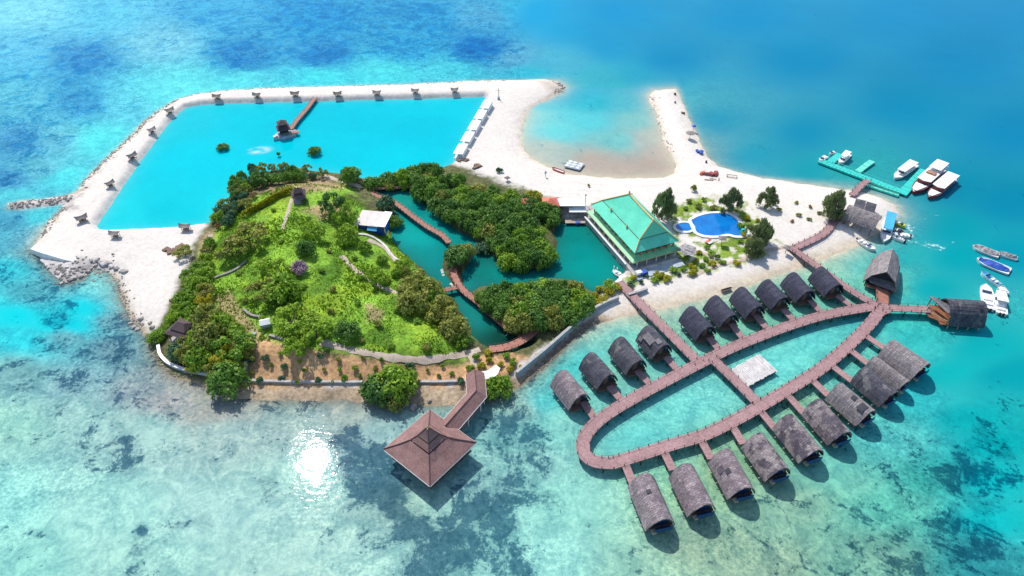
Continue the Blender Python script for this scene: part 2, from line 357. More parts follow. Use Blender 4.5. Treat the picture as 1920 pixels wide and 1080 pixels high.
allp = np.vstack([LAND, GROIN]); GS = 0.62
gx = np.arange(allp[:, 0].min() - 4, allp[:, 0].max() + 4, GS); gy = np.arange(allp[:, 1].min() - 4, allp[:, 1].max() + 4, GS)
GX, GY = np.meshgrid(gx, gy); GZ = height(GX.ravel(), GY.ravel()).reshape(GX.shape)
def zg(x, y):
    """ground height by bilinear look-up in the finished grid"""
    fx = (np.asarray(x, float) - gx[0]) / GS; fy = (np.asarray(y, float) - gy[0]) / GS
    i = np.clip(np.floor(fx).astype(int), 0, len(gx) - 2); j = np.clip(np.floor(fy).astype(int), 0, len(gy) - 2)
    a = np.clip(fx - i, 0, 1); b = np.clip(fy - j, 0, 1)
    return (GZ[j, i] * (1 - a) + GZ[j, i + 1] * a) * (1 - b) + (GZ[j + 1, i] * (1 - a) + GZ[j + 1, i + 1] * a) * b
def hz(x, y): return float(zg(x, y))
gme, used = gridmesh('ground', gx, gy, GZ, keep=(GZ > -0.5))
ux, uy, uz = GX.ravel()[used], GY.ravel()[used], GZ.ravel()[used]
PX, PY = toPx(ux, uy, uz)
jn = (fbm(ux * .22, uy * .22, 4) - .5); jf = (fbm(ux * 1.1, uy * 1.1, 3) - .5)
def zone(pts, soft=6.0, jit=26.0):
    """how much of a vertex lies in a patch of ground outlined on the photograph, with a ragged edge"""
    p = np.array(pts, float); d = np.full(PX.shape, -99.0)
    m = (PX > p[:, 0].min() - 40) & (PX < p[:, 0].max() + 40) & (PY > p[:, 1].min() - 40) & (PY < p[:, 1].max() + 40)
    d[m] = sdf(pts, PX[m], PY[m]) + jit * jn[m] + jit * .5 * jf[m]
    return ss(-soft, soft, d)
tint = np.tile(np.array([.645, .595, .535]), (len(ux), 1))
tint *= (1 + .10 * jn + .05 * jf)[:, None]
def lay(wt, rgb, wob=.25):
    global tint
    c = np.array(rgb)[None] * (1 + wob * 2 * jn + wob * jf)[:, None]; tint = tint * (1 - wt[:, None]) + c * wt[:, None]
DL = sdf(LAND, ux, uy); DP = -sdf(POOL, ux, uy); DG = np.maximum(-sdf(LAG, ux, uy), sdf(ISLET, ux, uy))
# faint tyre tracks and footprints in the sand
for tr in ([(1010,195),(975,225),(955,265),(975,300),(1040,330),(1120,342),(1220,345),(1300,330)], [(880,330),(940,345),(1050,358),(1120,362)], [(170,440),(260,455),(330,475)], [(150,420),(215,330),(300,235),(350,195),(480,180),(650,172),(900,164)], [(205,470),(300,500),(330,540)]):
    l = np.array(tr, float); d = ldist(spline(l, 8), PX, PY); lay(.5 * np.exp(-((d - 4) / 2.2) ** 2) * ss(.35, .6, fbm(ux * .5, uy * .5, 2)), (.56, .50, .46), .1)
lay(.8 * np.exp(-np.maximum(uz - .05, 0) / .35) * (DP > 3) * (DG > 3), (.56, .47, .36), .15)           # wet sand at the waterline
lay(zone([(1155,560),(1300,545),(1450,500),(1560,455),(1660,430),(1700,400),(1660,450),(1500,510),(1300,570),(1150,605)], 10, 15) * .5 * ss(1.4, .4, uz), (.62, .50, .33), .1)
lay(.85 * ss(2.2, 0.2, DP) * (DP < 4) * ss(.35, .6, fbm(ux * .9, uy * .9, 2) + .1), (.50, .46, .43), .2)   # stones lining the pool
rk = ss(5.5, 1.0, DL) * (DP > 2) * (DL < 8)
lay(rk * ((PX < 330) & (PY < 420) & (PY > 180)) * ss(.42, .62, fbm(ux * .8, uy * .8, 3)) * .9, (.40, .33, .25), .4)
lay(zone([(150,505),(190,495),(215,510),(235,545),(250,585),(275,610),(300,650),(330,690),(290,700),(255,640),(225,590),(205,530)], 8, 22), (.38, .31, .22), .5)
lay(zone([(50,455),(75,470),(120,475),(175,485),(235,497),(232,512),(175,510),(135,545),(80,520)], 5, 14), (.50, .465, .44), .45)
lay(zone([(0,365),(150,368),(135,378),(160,395),(0,400)], 5, 10), (.50, .45, .41), .45)
lay(zone([(1005,150),(1065,150),(1070,180),(1010,190),(1035,172)], 4, 14) * .7, (.45, .38, .31), .4)
lay(zone([(1205,185),(1228,185),(1245,250),(1275,320),(1262,325),(1232,255)], 5, 12) * .5, (.55, .46, .36), .2)
# shore below the walls, brown and stony
lay(zone([(280,640),(300,690),(400,712),(450,722),(600,722),(760,722),(880,720),(980,700),(1060,625),(1120,590),(1150,600),(1090,650),(1000,730),(900,780),(600,775),(400,755),(260,690)], 7, 18), (.36, .275, .185), .45)
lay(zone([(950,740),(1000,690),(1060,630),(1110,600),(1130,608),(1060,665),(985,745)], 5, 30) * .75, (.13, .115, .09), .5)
# forest floor, hill meadow, soil slope
lay(zone([(275,635),(300,600),(340,520),(375,440),(400,395),(430,345),(470,312),(560,300),(700,325),(850,305),(960,350),(1050,375),(1060,420),(1120,520),(1150,530),(1120,560),(1040,640),(975,680),(960,712),(880,720),(440,720),(320,705),(285,670)], 7, 18), (.10, .105, .045), .5)
HZ = zone([(385,480),(410,425),(460,375),(560,345),(650,352),(735,440),(830,560),(880,640),(860,690),(700,668),(560,655),(470,650),(400,610)], 10, 30)
lay(HZ, (.18, .33, .035), .5); lay(HZ * ss(.52, .66, fbm(ux * .16 + 3, uy * .16, 4)), (.22, .34, .03), .4); lay(HZ * ss(.56, .7, fbm(ux * .13 + 30, uy * .13, 4)) * .8, (.07, .16, .02), .4)
for z in ([(400,560),(430,540),(470,600),(500,640),(470,650),(420,610)], [(560,395),(640,375),(660,400),(600,410)], [(470,340),(560,340),(610,335),(640,350),(560,365),(480,360)], [(380,440),(400,430),(395,500),(375,520)], [(690,575),(720,580),(715,605),(690,600)]):
    lay(zone(z, 6, 16) * .85, (.36, .25, .15), .35)
lay(zone([(455,655),(500,640),(560,655),(650,668),(760,680),(880,684),(905,665),(960,662),(985,670),(965,700),(925,720),(880,722),(600,724),(450,722),(430,690)], 7, 22), (.50, .30, .155), .35)
lay(zone([(470,660),(520,660),(560,720),(480,720)], 10, 40) * .4, (.25, .17, .09), .4)
# gardens about the swimming pool and the big green-roofed hall
lay(zone([(1255,395),(1290,372),(1350,372),(1400,385),(1430,420),(1465,455),(1440,475),(1385,492),(1300,512),(1225,532),(1180,535),(1175,515),(1215,500),(1270,470)], 6, 22) * ss(.36, .5, fbm(ux * .4, uy * .4, 3)), (.17, .25, .035), .45)
lay(zone([(1050,395),(1110,385),(1130,400),(1190,500),(1175,515),(1130,455),(1085,410)], 4, 8), (.40, .34, .33), .25)
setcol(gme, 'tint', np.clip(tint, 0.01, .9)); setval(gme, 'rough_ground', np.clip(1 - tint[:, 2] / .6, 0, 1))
m, nt, b = newmat('ground'); at = N(nt, 'ShaderNodeAttribute', attribute_name='tint').outputs['Color']; ag = N(nt, 'ShaderNodeAttribute', attribute_name='rough_ground').outputs['Fac']
co = ocoord(nt); c = at
g1 = mixc(nt, ag, ramp(nt, noise(nt, .9, 6, co, .65), .3, .7, (.86,) * 3 + (1,), (1.08,) * 3 + (1,)), ramp(nt, noise(nt, 1.3, 7, co, .7), .34, .66, (.48,) * 3 + (1,), (1.5,) * 3 + (1,)))
c = mixc(nt, 1.0, c, g1, 'MULTIPLY'); nt.links.new(c, b.inputs['Base Color']); b.inputs['Roughness'].default_value = .95; b.inputs['Specular IOR Level'].default_value = .1
bn = N(nt, 'ShaderNodeBump'); bn.inputs['Strength'].default_value = .55; bn.inputs['Distance'].default_value = .15
nt.links.new(noise(nt, 1.1, 6, co, .65), bn.inputs['Height']); nt.links.new(bn.outputs[0], b.inputs['Normal'])
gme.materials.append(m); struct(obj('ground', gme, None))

# ================================================================== the water: one sheet to the horizon
WC = np.array([
(40,20,125,218,247,.1),(200,20,95,203,242,.25),(400,20,70,182,232,.4),(600,30,48,166,222,.55),(800,30,60,168,218,.6),(910,25,95,172,215,.4),(960,10,60,180,225,.1),(1000,20,15,168,226,0),(1150,20,5,162,222,0),(1400,20,5,156,212,0),(1700,20,5,154,210,0),(1900,20,5,150,206,0),
(40,100,100,198,238,.3),(150,110,72,163,218,.55),(300,85,122,205,235,.3),(450,110,58,155,213,.6),(600,105,62,155,213,.65),(750,95,62,168,218,.5),(900,90,45,142,207,.7),(970,105,120,182,218,.3),(1040,118,95,185,216,.15),(1110,150,80,190,212,.1),(1120,90,8,160,216,0),(1060,60,10,165,220,0),(1180,150,20,168,208,0),(1250,110,5,150,206,0),(1500,110,5,150,202,0),(1800,110,5,147,200,0),
(1000,140,75,195,222,.3),(850,138,85,205,228,.2),(720,142,85,215,232,.1),(600,148,80,220,238,.05),(450,150,100,220,238,.05),(350,160,110,225,238,0),
(40,190,112,198,226,.4),(150,190,78,168,216,.5),(240,190,105,205,232,.2),(290,182,110,225,238,0),(40,260,92,168,212,.55),(110,260,118,198,222,.4),(180,262,95,228,238,0),
(20,330,88,163,207,.55),(80,310,112,194,217,.4),(125,328,95,228,238,0),(20,410,92,175,203,.45),(60,410,90,218,228,.1),(30,365,100,215,228,.15),(20,455,97,188,207,.4),(50,475,130,190,195,.3),
(20,510,60,212,222,.25),(60,560,100,202,207,.45),(190,530,140,228,222,.05),(215,560,130,222,222,.15),(110,545,95,205,212,.35),(30,600,15,226,232,0),(90,615,25,222,228,.1),(160,585,8,222,228,0),(140,615,10,222,228,.05),(215,610,125,193,197,.45),
(40,645,55,222,227,.05),(120,640,120,193,197,.45),(200,660,132,182,187,.5),(30,700,132,200,195,.45),(150,720,142,203,203,.4),(270,720,152,188,188,.4),(340,745,165,190,185,.35),(420,760,165,190,180,.3),
(30,800,150,228,208,.15),(150,780,150,218,207,.25),(300,800,155,218,207,.22),(450,800,160,212,202,.22),(560,775,155,205,195,.2),(640,770,160,200,190,.2),(560,880,160,228,212,.03),
(30,950,145,236,222,.05),(200,950,155,232,217,.08),(400,950,165,230,217,.02),(600,1000,165,230,214,.02),(30,1060,140,228,212,.12),(250,1060,155,228,212,.1),(500,1060,165,230,214,0),
(700,800,150,205,200,.3),(700,860,150,212,205,.3),(760,940,165,220,200,.3),(900,900,150,205,195,.4),(960,760,155,203,190,.35),(1010,750,100,215,208,.05),(1000,860,160,217,202,.22),(1060,800,140,215,200,.2),(1100,930,160,228,208,.08),(1060,1040,165,230,212,.02),(1200,1060,152,212,192,.2),(1350,1010,142,192,172,.33),(1500,950,135,198,180,.27),(1450,1060,142,192,172,.33),(1600,900,115,207,192,.22),(1700,820,95,204,195,.22),(1750,740,60,204,202,.1),(1700,950,92,202,190,.4),(1800,900,60,182,175,.45),(1850,780,15,182,182,.25),(1885,900,12,192,192,.05),(1890,985,20,197,195,.1),(1850,1050,60,172,172,.45),(1650,1060,120,192,176,.33),(1900,830,10,180,180,.25),
(1800,480,5,172,182,0),(1900,480,5,160,180,0),(1750,540,15,177,182,0),(1850,650,15,184,186,0),(1720,620,60,200,192,.03),(1800,690,20,190,188,.02),(1900,700,8,168,176,.02),(1800,350,5,155,186,0),(1500,250,5,153,194,0),(1700,200,5,150,195,0),(1900,250,5,146,194,0),(1400,290,0,168,196,0),(1330,230,0,162,200,0),(1780,430,5,168,182,0),(1900,380,5,150,182,0),(1690,470,40,180,182,0),(1520,320,20,172,190,0),(1600,325,60,185,188,0),
(1250,770,125,224,208,.05),(1180,820,120,222,208,.02),(1330,740,130,224,208,.05),(1450,690,120,227,212,0),(1530,640,108,217,207,0),(1600,600,90,207,200,0),(1350,610,135,208,178,.15),(1480,575,125,203,175,.12),(1400,590,130,205,172,.12),(1560,495,150,213,188,.03),(1620,530,125,212,188,.03),(1560,560,125,210,180,.08),(1150,640,125,217,197,.08),(1210,605,150,208,182,.1),(1060,690,80,217,207,0),(1130,710,140,217,195,.1),(1090,780,140,222,202,.08),(1600,640,110,215,200,.0),(1600,490,105,202,192,0),(1400,850,150,200,160,.2),(1500,770,140,200,162,.2),(1330,870,150,200,162,.2),(1620,680,110,210,190,.1),(1250,880,140,215,185,.15),(1690,590,70,205,192,0),
(1100,230,105,227,227,.03),(1050,250,120,227,224,0),(1150,265,130,217,207,.06),(1190,225,140,217,207,.02),(1210,260,190,207,192,0),(1020,288,190,207,192,0),(1100,308,205,192,172,.03),(1220,310,202,188,168,.03),(1000,230,140,222,217,0),(1110,195,60,205,215,.05),(1170,190,90,205,212,.05),(1080,180,60,195,212,.0),(1250,320,205,190,170,.02),(1235,285,200,195,178,0),(1150,325,205,190,170,0)], float)
PC = np.array([(560,300,5,218,232),(700,300,5,218,232),(300,400,12,215,226),(230,400,30,225,232),(390,300,5,220,234),(500,220,5,214,228),(800,250,5,212,228),(870,210,10,216,230),(340,220,30,215,228),(650,215,5,212,228),(430,390,20,222,232)], float)
LC = np.array([(790,395,8,155,148),(780,440,15,180,172),(830,420,10,165,155),(760,370,30,165,150),(900,490,8,120,110),(900,520,15,135,125),(1080,480,3,155,147),(1110,500,5,162,154),(1060,440,3,145,135),(950,520,8,145,135),(880,590,20,150,140),(970,645,8,70,60),(800,490,15,155,150),(850,540,20,150,145)], float)
far = [-9000, -4000, -2000, -1000, -600, -420]
wx = np.r_[far, np.arange(-320, 320.1, .9), [-v for v in far[::-1]]]; wy = np.r_[[-3000, -1000, -300, -60, 10], np.arange(45, 400, .9), [430, 520, 700, 1200, 2500, 5000, 9000]]
WX, WY = np.meshgrid(wx, wy); X, Y = WX.ravel(), WY.ravel()
px, py = toPx(X, np.maximum(Y, 20)); px = np.clip(px, -150, 2070); py = np.clip(py, -60, 1150)
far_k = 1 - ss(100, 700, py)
wn = fbm(X * .03, Y * .03, 4) - .5; wn2 = fbm(X * .03 + 40, Y * .03 + 9, 4) - .5
amp = 26 + 60 * ss(300, 900, py)
qx, qy = px + wn * amp * 1.6, py + wn2 * amp * .8
def idw(C, qx, qy, asp=2.0, p=3.4):
    acc = np.zeros((len(qx), C.shape[1] - 2)); ws = np.zeros(len(qx)); vals = np.array([[lin(v) for v in c[2:5]] + list(c[5:]) for c in C])
    for c, v in zip(C, vals):
        w_ = 1 / (((qx - c[0]) ** 2 + ((qy - c[1]) * asp) ** 2 + (2600.0 if c[0] > 1050 and c[1] < 380 and len(c) > 5 and c[5] == 0 and c[2] < 25 else 160.0)) ** (p / 2)); acc += w_[:, None] * v; ws += w_
    return acc / ws[:, None]
A = idw(WC, qx, qy); wt, reef = A[:, :3], A[:, 3]
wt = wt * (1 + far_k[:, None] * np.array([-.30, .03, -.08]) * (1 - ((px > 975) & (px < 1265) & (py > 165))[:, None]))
wt = wt * (1 - np.array([.7, 1, .75]) * (.12 * ss(1000, 1150, px) * ss(480, 330, py))[:, None])
lf = (ss(1000, 600, px) * ss(640, 760, py) + .8 * ss(900, 500, px) * ss(150, 90, py))[:, None]; wt = wt * (1 + lf * np.array([.30, -.02, -.04])); tl = (ss(1000, 800, px) * ss(420, 250, py))[:, None]; wt = wt * (1 + tl * np.array([.35, .10, .06]))  # upper-left sea tint lifted: pale reef flats, with sky reflection painted into the colour
rf = (ss(1050, 1300, px) * ss(820, 940, py) * ss(1850, 1700, px))[:, None]; wt = wt * (1 + rf * np.array([.35, .05, -.10]))
def blobs(B):
    r = np.zeros(len(px)); k2 = ss(150, 800, py); f1, f2 = fbm(X * .11, Y * .11, 5) - .5, fbm(X * .11 + 50, Y * .11 + 80, 5) - .5
    ax, ay = px + (150 - 40 * k2) * f1, py + (34 + 60 * k2) * f2
    for (x, y, rx, ry, rot, k) in B:
        c_, s_ = math.cos(R(rot)), math.sin(R(rot)); dx, dy = ax - x, ay - y
        u, v = dx * c_ + dy * s_, -dx * s_ + dy * c_; r = np.maximum(r, k * np.exp(-((u / rx) ** 2 + (v / ry) ** 2) ** 1.5))
    return r
RB = blobs([(240,1005,26,17,-40,.7),(340,975,50,16,-10,.62),(365,968,25,18,0,.6),(235,1050,24,24,-60,.55),(262,1072,14,10,0,.6),(490,905,28,24,0,.6),(487,940,20,15,20,.5),(465,900,12,14,0,.6),(410,875,12,8,0,.6),(595,992,16,16,0,.5),(605,1060,12,10,0,.4),(250,860,50,24,-15,.55),(215,840,30,14,0,.5),(320,845,20,9,-20,.5),(355,840,22,12,-20,.55),(130,755,26,14,0,.6),(250,735,30,18,0,.55),(270,770,22,16,30,.5),(15,830,28,26,0,.55),(105,925,18,10,0,.45),(55,1000,20,20,0,.35),(25,975,8,6,0,.5),(620,805,14,12,0,.5),
 (700,930,75,70,20,.85),(665,860,40,70,15,.8),(720,880,36,50,0,.75),(760,985,80,45,20,.85),(830,1010,90,60,0,.8),(930,1010,60,70,10,.78),(900,960,50,40,0,.7),(960,940,40,70,10,.62),(820,1060,90,40,0,.75),(930,1065,70,40,0,.75),(990,950,45,35,0,.55),(960,790,60,45,-30,.62),(1000,810,50,35,-20,.6),(930,850,40,50,0,.5),(980,870,40,40,0,.5),(640,960,40,40,0,.5),
 (1020,960,28,28,0,.52),(1060,900,26,20,0,.42),(1150,1050,16,14,0,.5),(1490,890,30,20,0,.3),
 (1800,860,40,36,0,.75),(1835,870,40,30,20,.6),(1770,900,40,30,20,.55),(1850,1010,60,44,30,.7),(1790,990,40,34,0,.72),(1815,1030,60,36,20,.7),(1700,1040,60,34,0,.6),(1860,810,50,34,20,.55),(1890,830,40,28,0,.55),(1760,790,30,18,0,.5),(1680,780,40,16,20,.45),(1780,1000,50,50,20,.6),(1720,940,22,14,0,.55),(1610,960,26,14,0,.5),(1680,1000,30,18,0,.5),(1540,970,20,12,0,.4),(1850,930,60,30,35,.55),(1740,1060,60,30,0,.55),(1900,900,40,30,30,.45),
 (890,85,60,14,12,.7),(960,98,50,12,14,.75),(930,118,60,9,8,.7),(760,108,50,10,0,.55),(680,110,40,9,0,.6),(860,55,24,12,30,.6),(800,70,70,18,10,.5),(1010,122,30,5,10,.5),(560,112,90,10,0,.55),(470,135,40,6,0,.5),(150,105,70,26,-5,.5),(130,145,80,18,10,.5),(60,270,60,30,20,.5),(40,300,50,20,0,.5),(110,288,24,8,-10,.5),(30,350,40,26,0,.5),(50,378,20,6,0,.6),(520,60,90,14,10,.5),(640,60,90,22,0,.5),
 (60,560,70,20,15,.5),(110,590,50,24,10,.55),(130,550,30,10,0,.5),(200,555,26,12,-20,.35),(230,600,40,16,-10,.5),(190,620,40,12,-20,.5),(100,650,80,16,10,.4)])
RB *= np.where((py < 420), .62, np.where((px > 620) & (px < 1010) & (py > 780), 1.12, .95)); reef = np.clip(np.maximum(reef, RB) + .06 * (wn2 * 2), 0, 1)
# water of the sea darker where deep, paler where it thins out over the sand of the beach
DLw = sdf(LAND, X, Y); DGr = sdf(GROIN, X, Y); dsh = -np.maximum(DLw, DGr)
pool_d, lag_d = sdf(POOL, X, Y), sdf(LAG, X, Y)
south = ss(560, 640, py) * (1 - ss(1050, 1150, px)); rocky = np.clip(south + ss(330, 240, px) * ss(440, 480, py), 0, 1)
spit = ss(1260, 1285, px) * ss(345, 325, py)
shc = np.array(S(232, 218, 190))[None] * (1 - rocky[:, None]) + np.array(S(165, 150, 125))[None] * rocky[:, None]
dyke = np.clip(ss(1060, 1000, px) * ss(430, 410, py) * (1 - ss(200, 215, py) * ss(900, 960, px)) + spit, 0, 1)
shw = np.exp(-np.maximum(dsh, 0) / (np.where(rocky > .5, 2.0, 2.6) - 1.8 * dyke)) * (.85 - .35 * dyke)
wt = wt * (1 - shw[:, None]) + shc * shw[:, None]
reef = np.where(rocky > .5, np.maximum(reef, .42 * np.exp(-np.maximum(dsh, 0) / 5)), reef * (1 - np.exp(-np.maximum(dsh, 0) / 3)))
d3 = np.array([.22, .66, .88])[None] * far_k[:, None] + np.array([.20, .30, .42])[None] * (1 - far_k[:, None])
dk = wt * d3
ip, il = pool_d > -2.2, lag_d > -2.2
wp = idw(PC, qx, qy); pe = np.exp(-np.maximum(pool_d, 0) / 1.6)[:, None] * .45
wp = wp * (1 - pe) + np.array(S(120, 225, 225)) * pe
sw_ = np.exp(-(((px - 487) / 20) ** 2 + ((py - 282 + .1 * (px - 487)) / 6) ** 2) ** 2)[:, None] * ss(.3, .55, fbm(X * .5, Y * .5, 3))[:, None]; wp = wp * (1 - sw_) + np.array(S(225, 245, 245)) * sw_
wl = idw(LC, qx, qy); le = np.exp(-np.maximum(lag_d, 0) / 2.0)[:, None] * .5; wl = wl * (1 - le) + np.array(S(50, 95, 80)) * le
wt[ip] = wp[ip]; wt[il] = wl[il]; reef[ip] = .0; reef[il] = .10; dk[il] = wl[il] * np.array([.6, .75, .75]); dk[ip] = wp[ip]
foam = np.zeros(len(px))
for ln, wd, k in (([(1775,375),(1800,385)],5,.2),([(1765,402),(1738,408),(1715,425),(1700,440)],3.0,.5),([(1700,420),(1712,440),(1705,452)],8,.55),([(1735,440),(1765,450)],6,.38),([(1672,440),(1700,447),(1735,462),(1765,468),(1795,450)],5,.48),([(1735,455),(1770,465)],9,.5),([(560,753),(640,753),(700,756)],2.6,.42),([(480,752),(560,753)],2,.3),([(55,478),(75,492),(110,500)],4,.3),([(100,515),(130,510)],4,.25),([(1660,560),(1675,550)],4,.3),([(1830,300),(1900,290)],6,.15)):
    d = ldist(spline(np.array(ln, float), 6), px, py); foam = np.maximum(foam, k * np.exp(-(d / wd) ** 2))
shallow = np.clip(reef * 1.6 + .75 * ss(.25, .6, wt[:, 1]) * (wt[:, 0] > .03), 0, 1); shallow *= np.where((px > 985) & (px < 1265) & (py < 335), .3, 1); shallow[ip] = .16; shallow[il] = .15
WK = 0.62
wme, _ = gridmesh('water', wx, wy, np.zeros_like(WX))
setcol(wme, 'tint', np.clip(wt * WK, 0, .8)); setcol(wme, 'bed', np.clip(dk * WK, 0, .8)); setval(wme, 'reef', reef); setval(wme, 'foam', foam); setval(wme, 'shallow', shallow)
m, nt, b = newmat('sea_water'); L = nt.links; co = ocoord(nt)
at = lambda n, o='Color': N(nt, 'ShaderNodeAttribute', attribute_name=n).outputs[o]
nb = noise(nt, .13, 10, co, .74, .9); nf = noise(nt, 1.1, 7, co, .75)
s = N(nt, 'ShaderNodeMath', operation='MULTIPLY_ADD'); L.new(nf, s.inputs[0]); s.inputs[1].default_value = .50; L.new(nb, s.inputs[2])     # ~ .5+.19
a1 = N(nt, 'ShaderNodeMath', operation='MULTIPLY_ADD'); L.new(at('reef', 'Fac'), a1.inputs[0]); a1.inputs[1].default_value = .62; L.new(s.outputs[0], a1.inputs[2])
mr = N(nt, 'ShaderNodeMapRange', interpolation_type='SMOOTHSTEP'); sx = N(nt, 'ShaderNodeMath', operation='MULTIPLY_ADD'); L.new(s.outputs[0], sx.inputs[0]); sx.inputs[1].default_value = 1.9; sx.inputs[2].default_value = -.6975; L.new(sx.outputs[0], a1.inputs[2]); L.new(a1.outputs[0], mr.inputs[0]); mr.inputs[1].default_value = .98; mr.inputs[2].default_value = 1.16
m2 = N(nt, 'ShaderNodeMath', operation='MULTIPLY_ADD'); L.new(noise(nt, .55, 8, co, .78, .4), m2.inputs[0]); m2.inputs[1].default_value = 1.5; L.new(at('reef', 'Fac'), m2.inputs[2])
mr2 = N(nt, 'ShaderNodeMapRange', interpolation_type='SMOOTHSTEP'); L.new(m2.outputs[0], mr2.inputs[0]); mr2.inputs[1].default_value = .95; mr2.inputs[2].default_value = 1.35; mr2.inputs[4].default_value = .34
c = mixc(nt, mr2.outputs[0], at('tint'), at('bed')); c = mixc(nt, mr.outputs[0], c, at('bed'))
mot = ramp(nt, noise(nt, 1.15, 9, co, .80), .40, .60, (.50, .63, .70, 1), (1.36, 1.28, 1.24, 1)); sm = N(nt, 'ShaderNodeMath', operation='MULTIPLY'); L.new(at('shallow', 'Fac'), sm.inputs[0]); L.new(ramp(nt, noise(nt, .045, 4, co, .6, .5), .38, .62, (.25,) * 3 + (1,), (1,) * 4), sm.inputs[1]); flat = mixc(nt, sm.outputs[0], (1, 1, 1), mot)
pat = ramp(nt, noise(nt, .22, 8, co, .76, .9), .40, .60, (.68, .78, .83, 1), (1.24, 1.17, 1.13, 1)); flat = mixc(nt, 1.0, flat, mixc(nt, at('shallow', 'Fac'), (1, 1, 1), pat), 'MULTIPLY')
c = mixc(nt, 1.0, c, flat, 'MULTIPLY')
big = ramp(nt, noise(nt, .02, 5, co, .6, .4), .35, .65, (.92, .95, .97, 1), (1.07, 1.04, 1.03, 1)); c = mixc(nt, 1.0, c, big, 'MULTIPLY')
f = N(nt, 'ShaderNodeMath', operation='ADD'); L.new(at('foam', 'Fac'), f.inputs[0]); L.new(noise(nt, .8, 5, co, .7), f.inputs[1])
fm = N(nt, 'ShaderNodeMapRange'); L.new(f.outputs[0], fm.inputs[0]); fm.inputs[1].default_value = .98; fm.inputs[2].default_value = 1.2; c = mixc(nt, fm.outputs[0], c, (.75, .80, .80))
L.new(c, b.inputs['Base Color']); b.inputs['IOR'].default_value = 1.33; b.inputs['Roughness'].default_value = .055; b.inputs['Specular IOR Level'].default_value = .035
w1 = noise(nt, .55, 3, ocoord(nt, (1, 1.7, 1)), .5, .3); w2 = noise(nt, 2.2, 3, co, .6)
h = N(nt, 'ShaderNodeMath', operation='MULTIPLY_ADD'); L.new(w2, h.inputs[0]); h.inputs[1].default_value = .22; w0 = N(nt, 'ShaderNodeMath', operation='MULTIPLY_ADD'); L.new(noise(nt, .13, 2, co, .5), w0.inputs[0]); w0.inputs[1].default_value = 1.6; L.new(w1, w0.inputs[2]); L.new(w0.outputs[0], h.inputs[2])
bn = N(nt, 'ShaderNodeBump'); bn.inputs['Strength'].default_value = .45; bn.inputs['Distance'].default_value = .045; L.new(h.outputs[0], bn.inputs['Height']); L.new(bn.outputs[0], b.inputs['Normal'])
wme.materials.append(m); struct(obj('water', wme, None))

# ------------------------------------------------------------------ footpaths laid on the hill
def path(name, pts, wd, mat='soilpath', lift=.13):
    g = np.array([PT(*q)[:2] for q in pts]); c = spline(g, .7); secs = []
    for i in range(len(c)):
        t = c[min(i + 1, len(c) - 1)] - c[max(i - 1, 0)]; t /= np.linalg.norm(t) + 1e-9; n_ = np.array([-t[1], t[0]]); row = []
        wj = wd * (1 + .25 * math.sin(i * .9) * math.sin(i * .37 + 1))
        for k in np.linspace(-1, 1, 6):
            p = c[i] + n_ * k * wj / 2; row.append((p[0], p[1], max(zg(p[0], p[1]), zg(p[0] + .3, p[1]), zg(p[0] - .3, p[1]), zg(p[0], p[1] + .3), zg(p[0], p[1] - .3)) + lift - .10 * abs(k)))
        secs.append(row)
    return struct(obj(name, MB().loft(secs, False, False), M[mat], smooth=True))
path('footpath', [(600,642),(640,652),(690,662),(740,672),(800,676),(850,668),(900,655)], 1.7)
path('footpath', [(640,480),(665,505),(700,530),(745,550)], 1.3)
path('footpath', [(690,450),(720,465),(745,492)], 1.4)
path('footpath', [(548,372),(540,398),(530,430)], 1.1)
path('footpath', [(560,325),(600,328),(640,340),(680,352)], 1.8)
path('footpath', [(372,520),(383,490),(392,460),(395,440)], 1.2)
path('footpath', [(885,660),(890,680),(893,690)], 2.0)
path('footpath', [(1295,520),(1340,500),(1390,488),(1440,470),(1480,462)], 1.4)
path('footpath', [(1300,470),(1330,480),(1345,500)], 1.2)
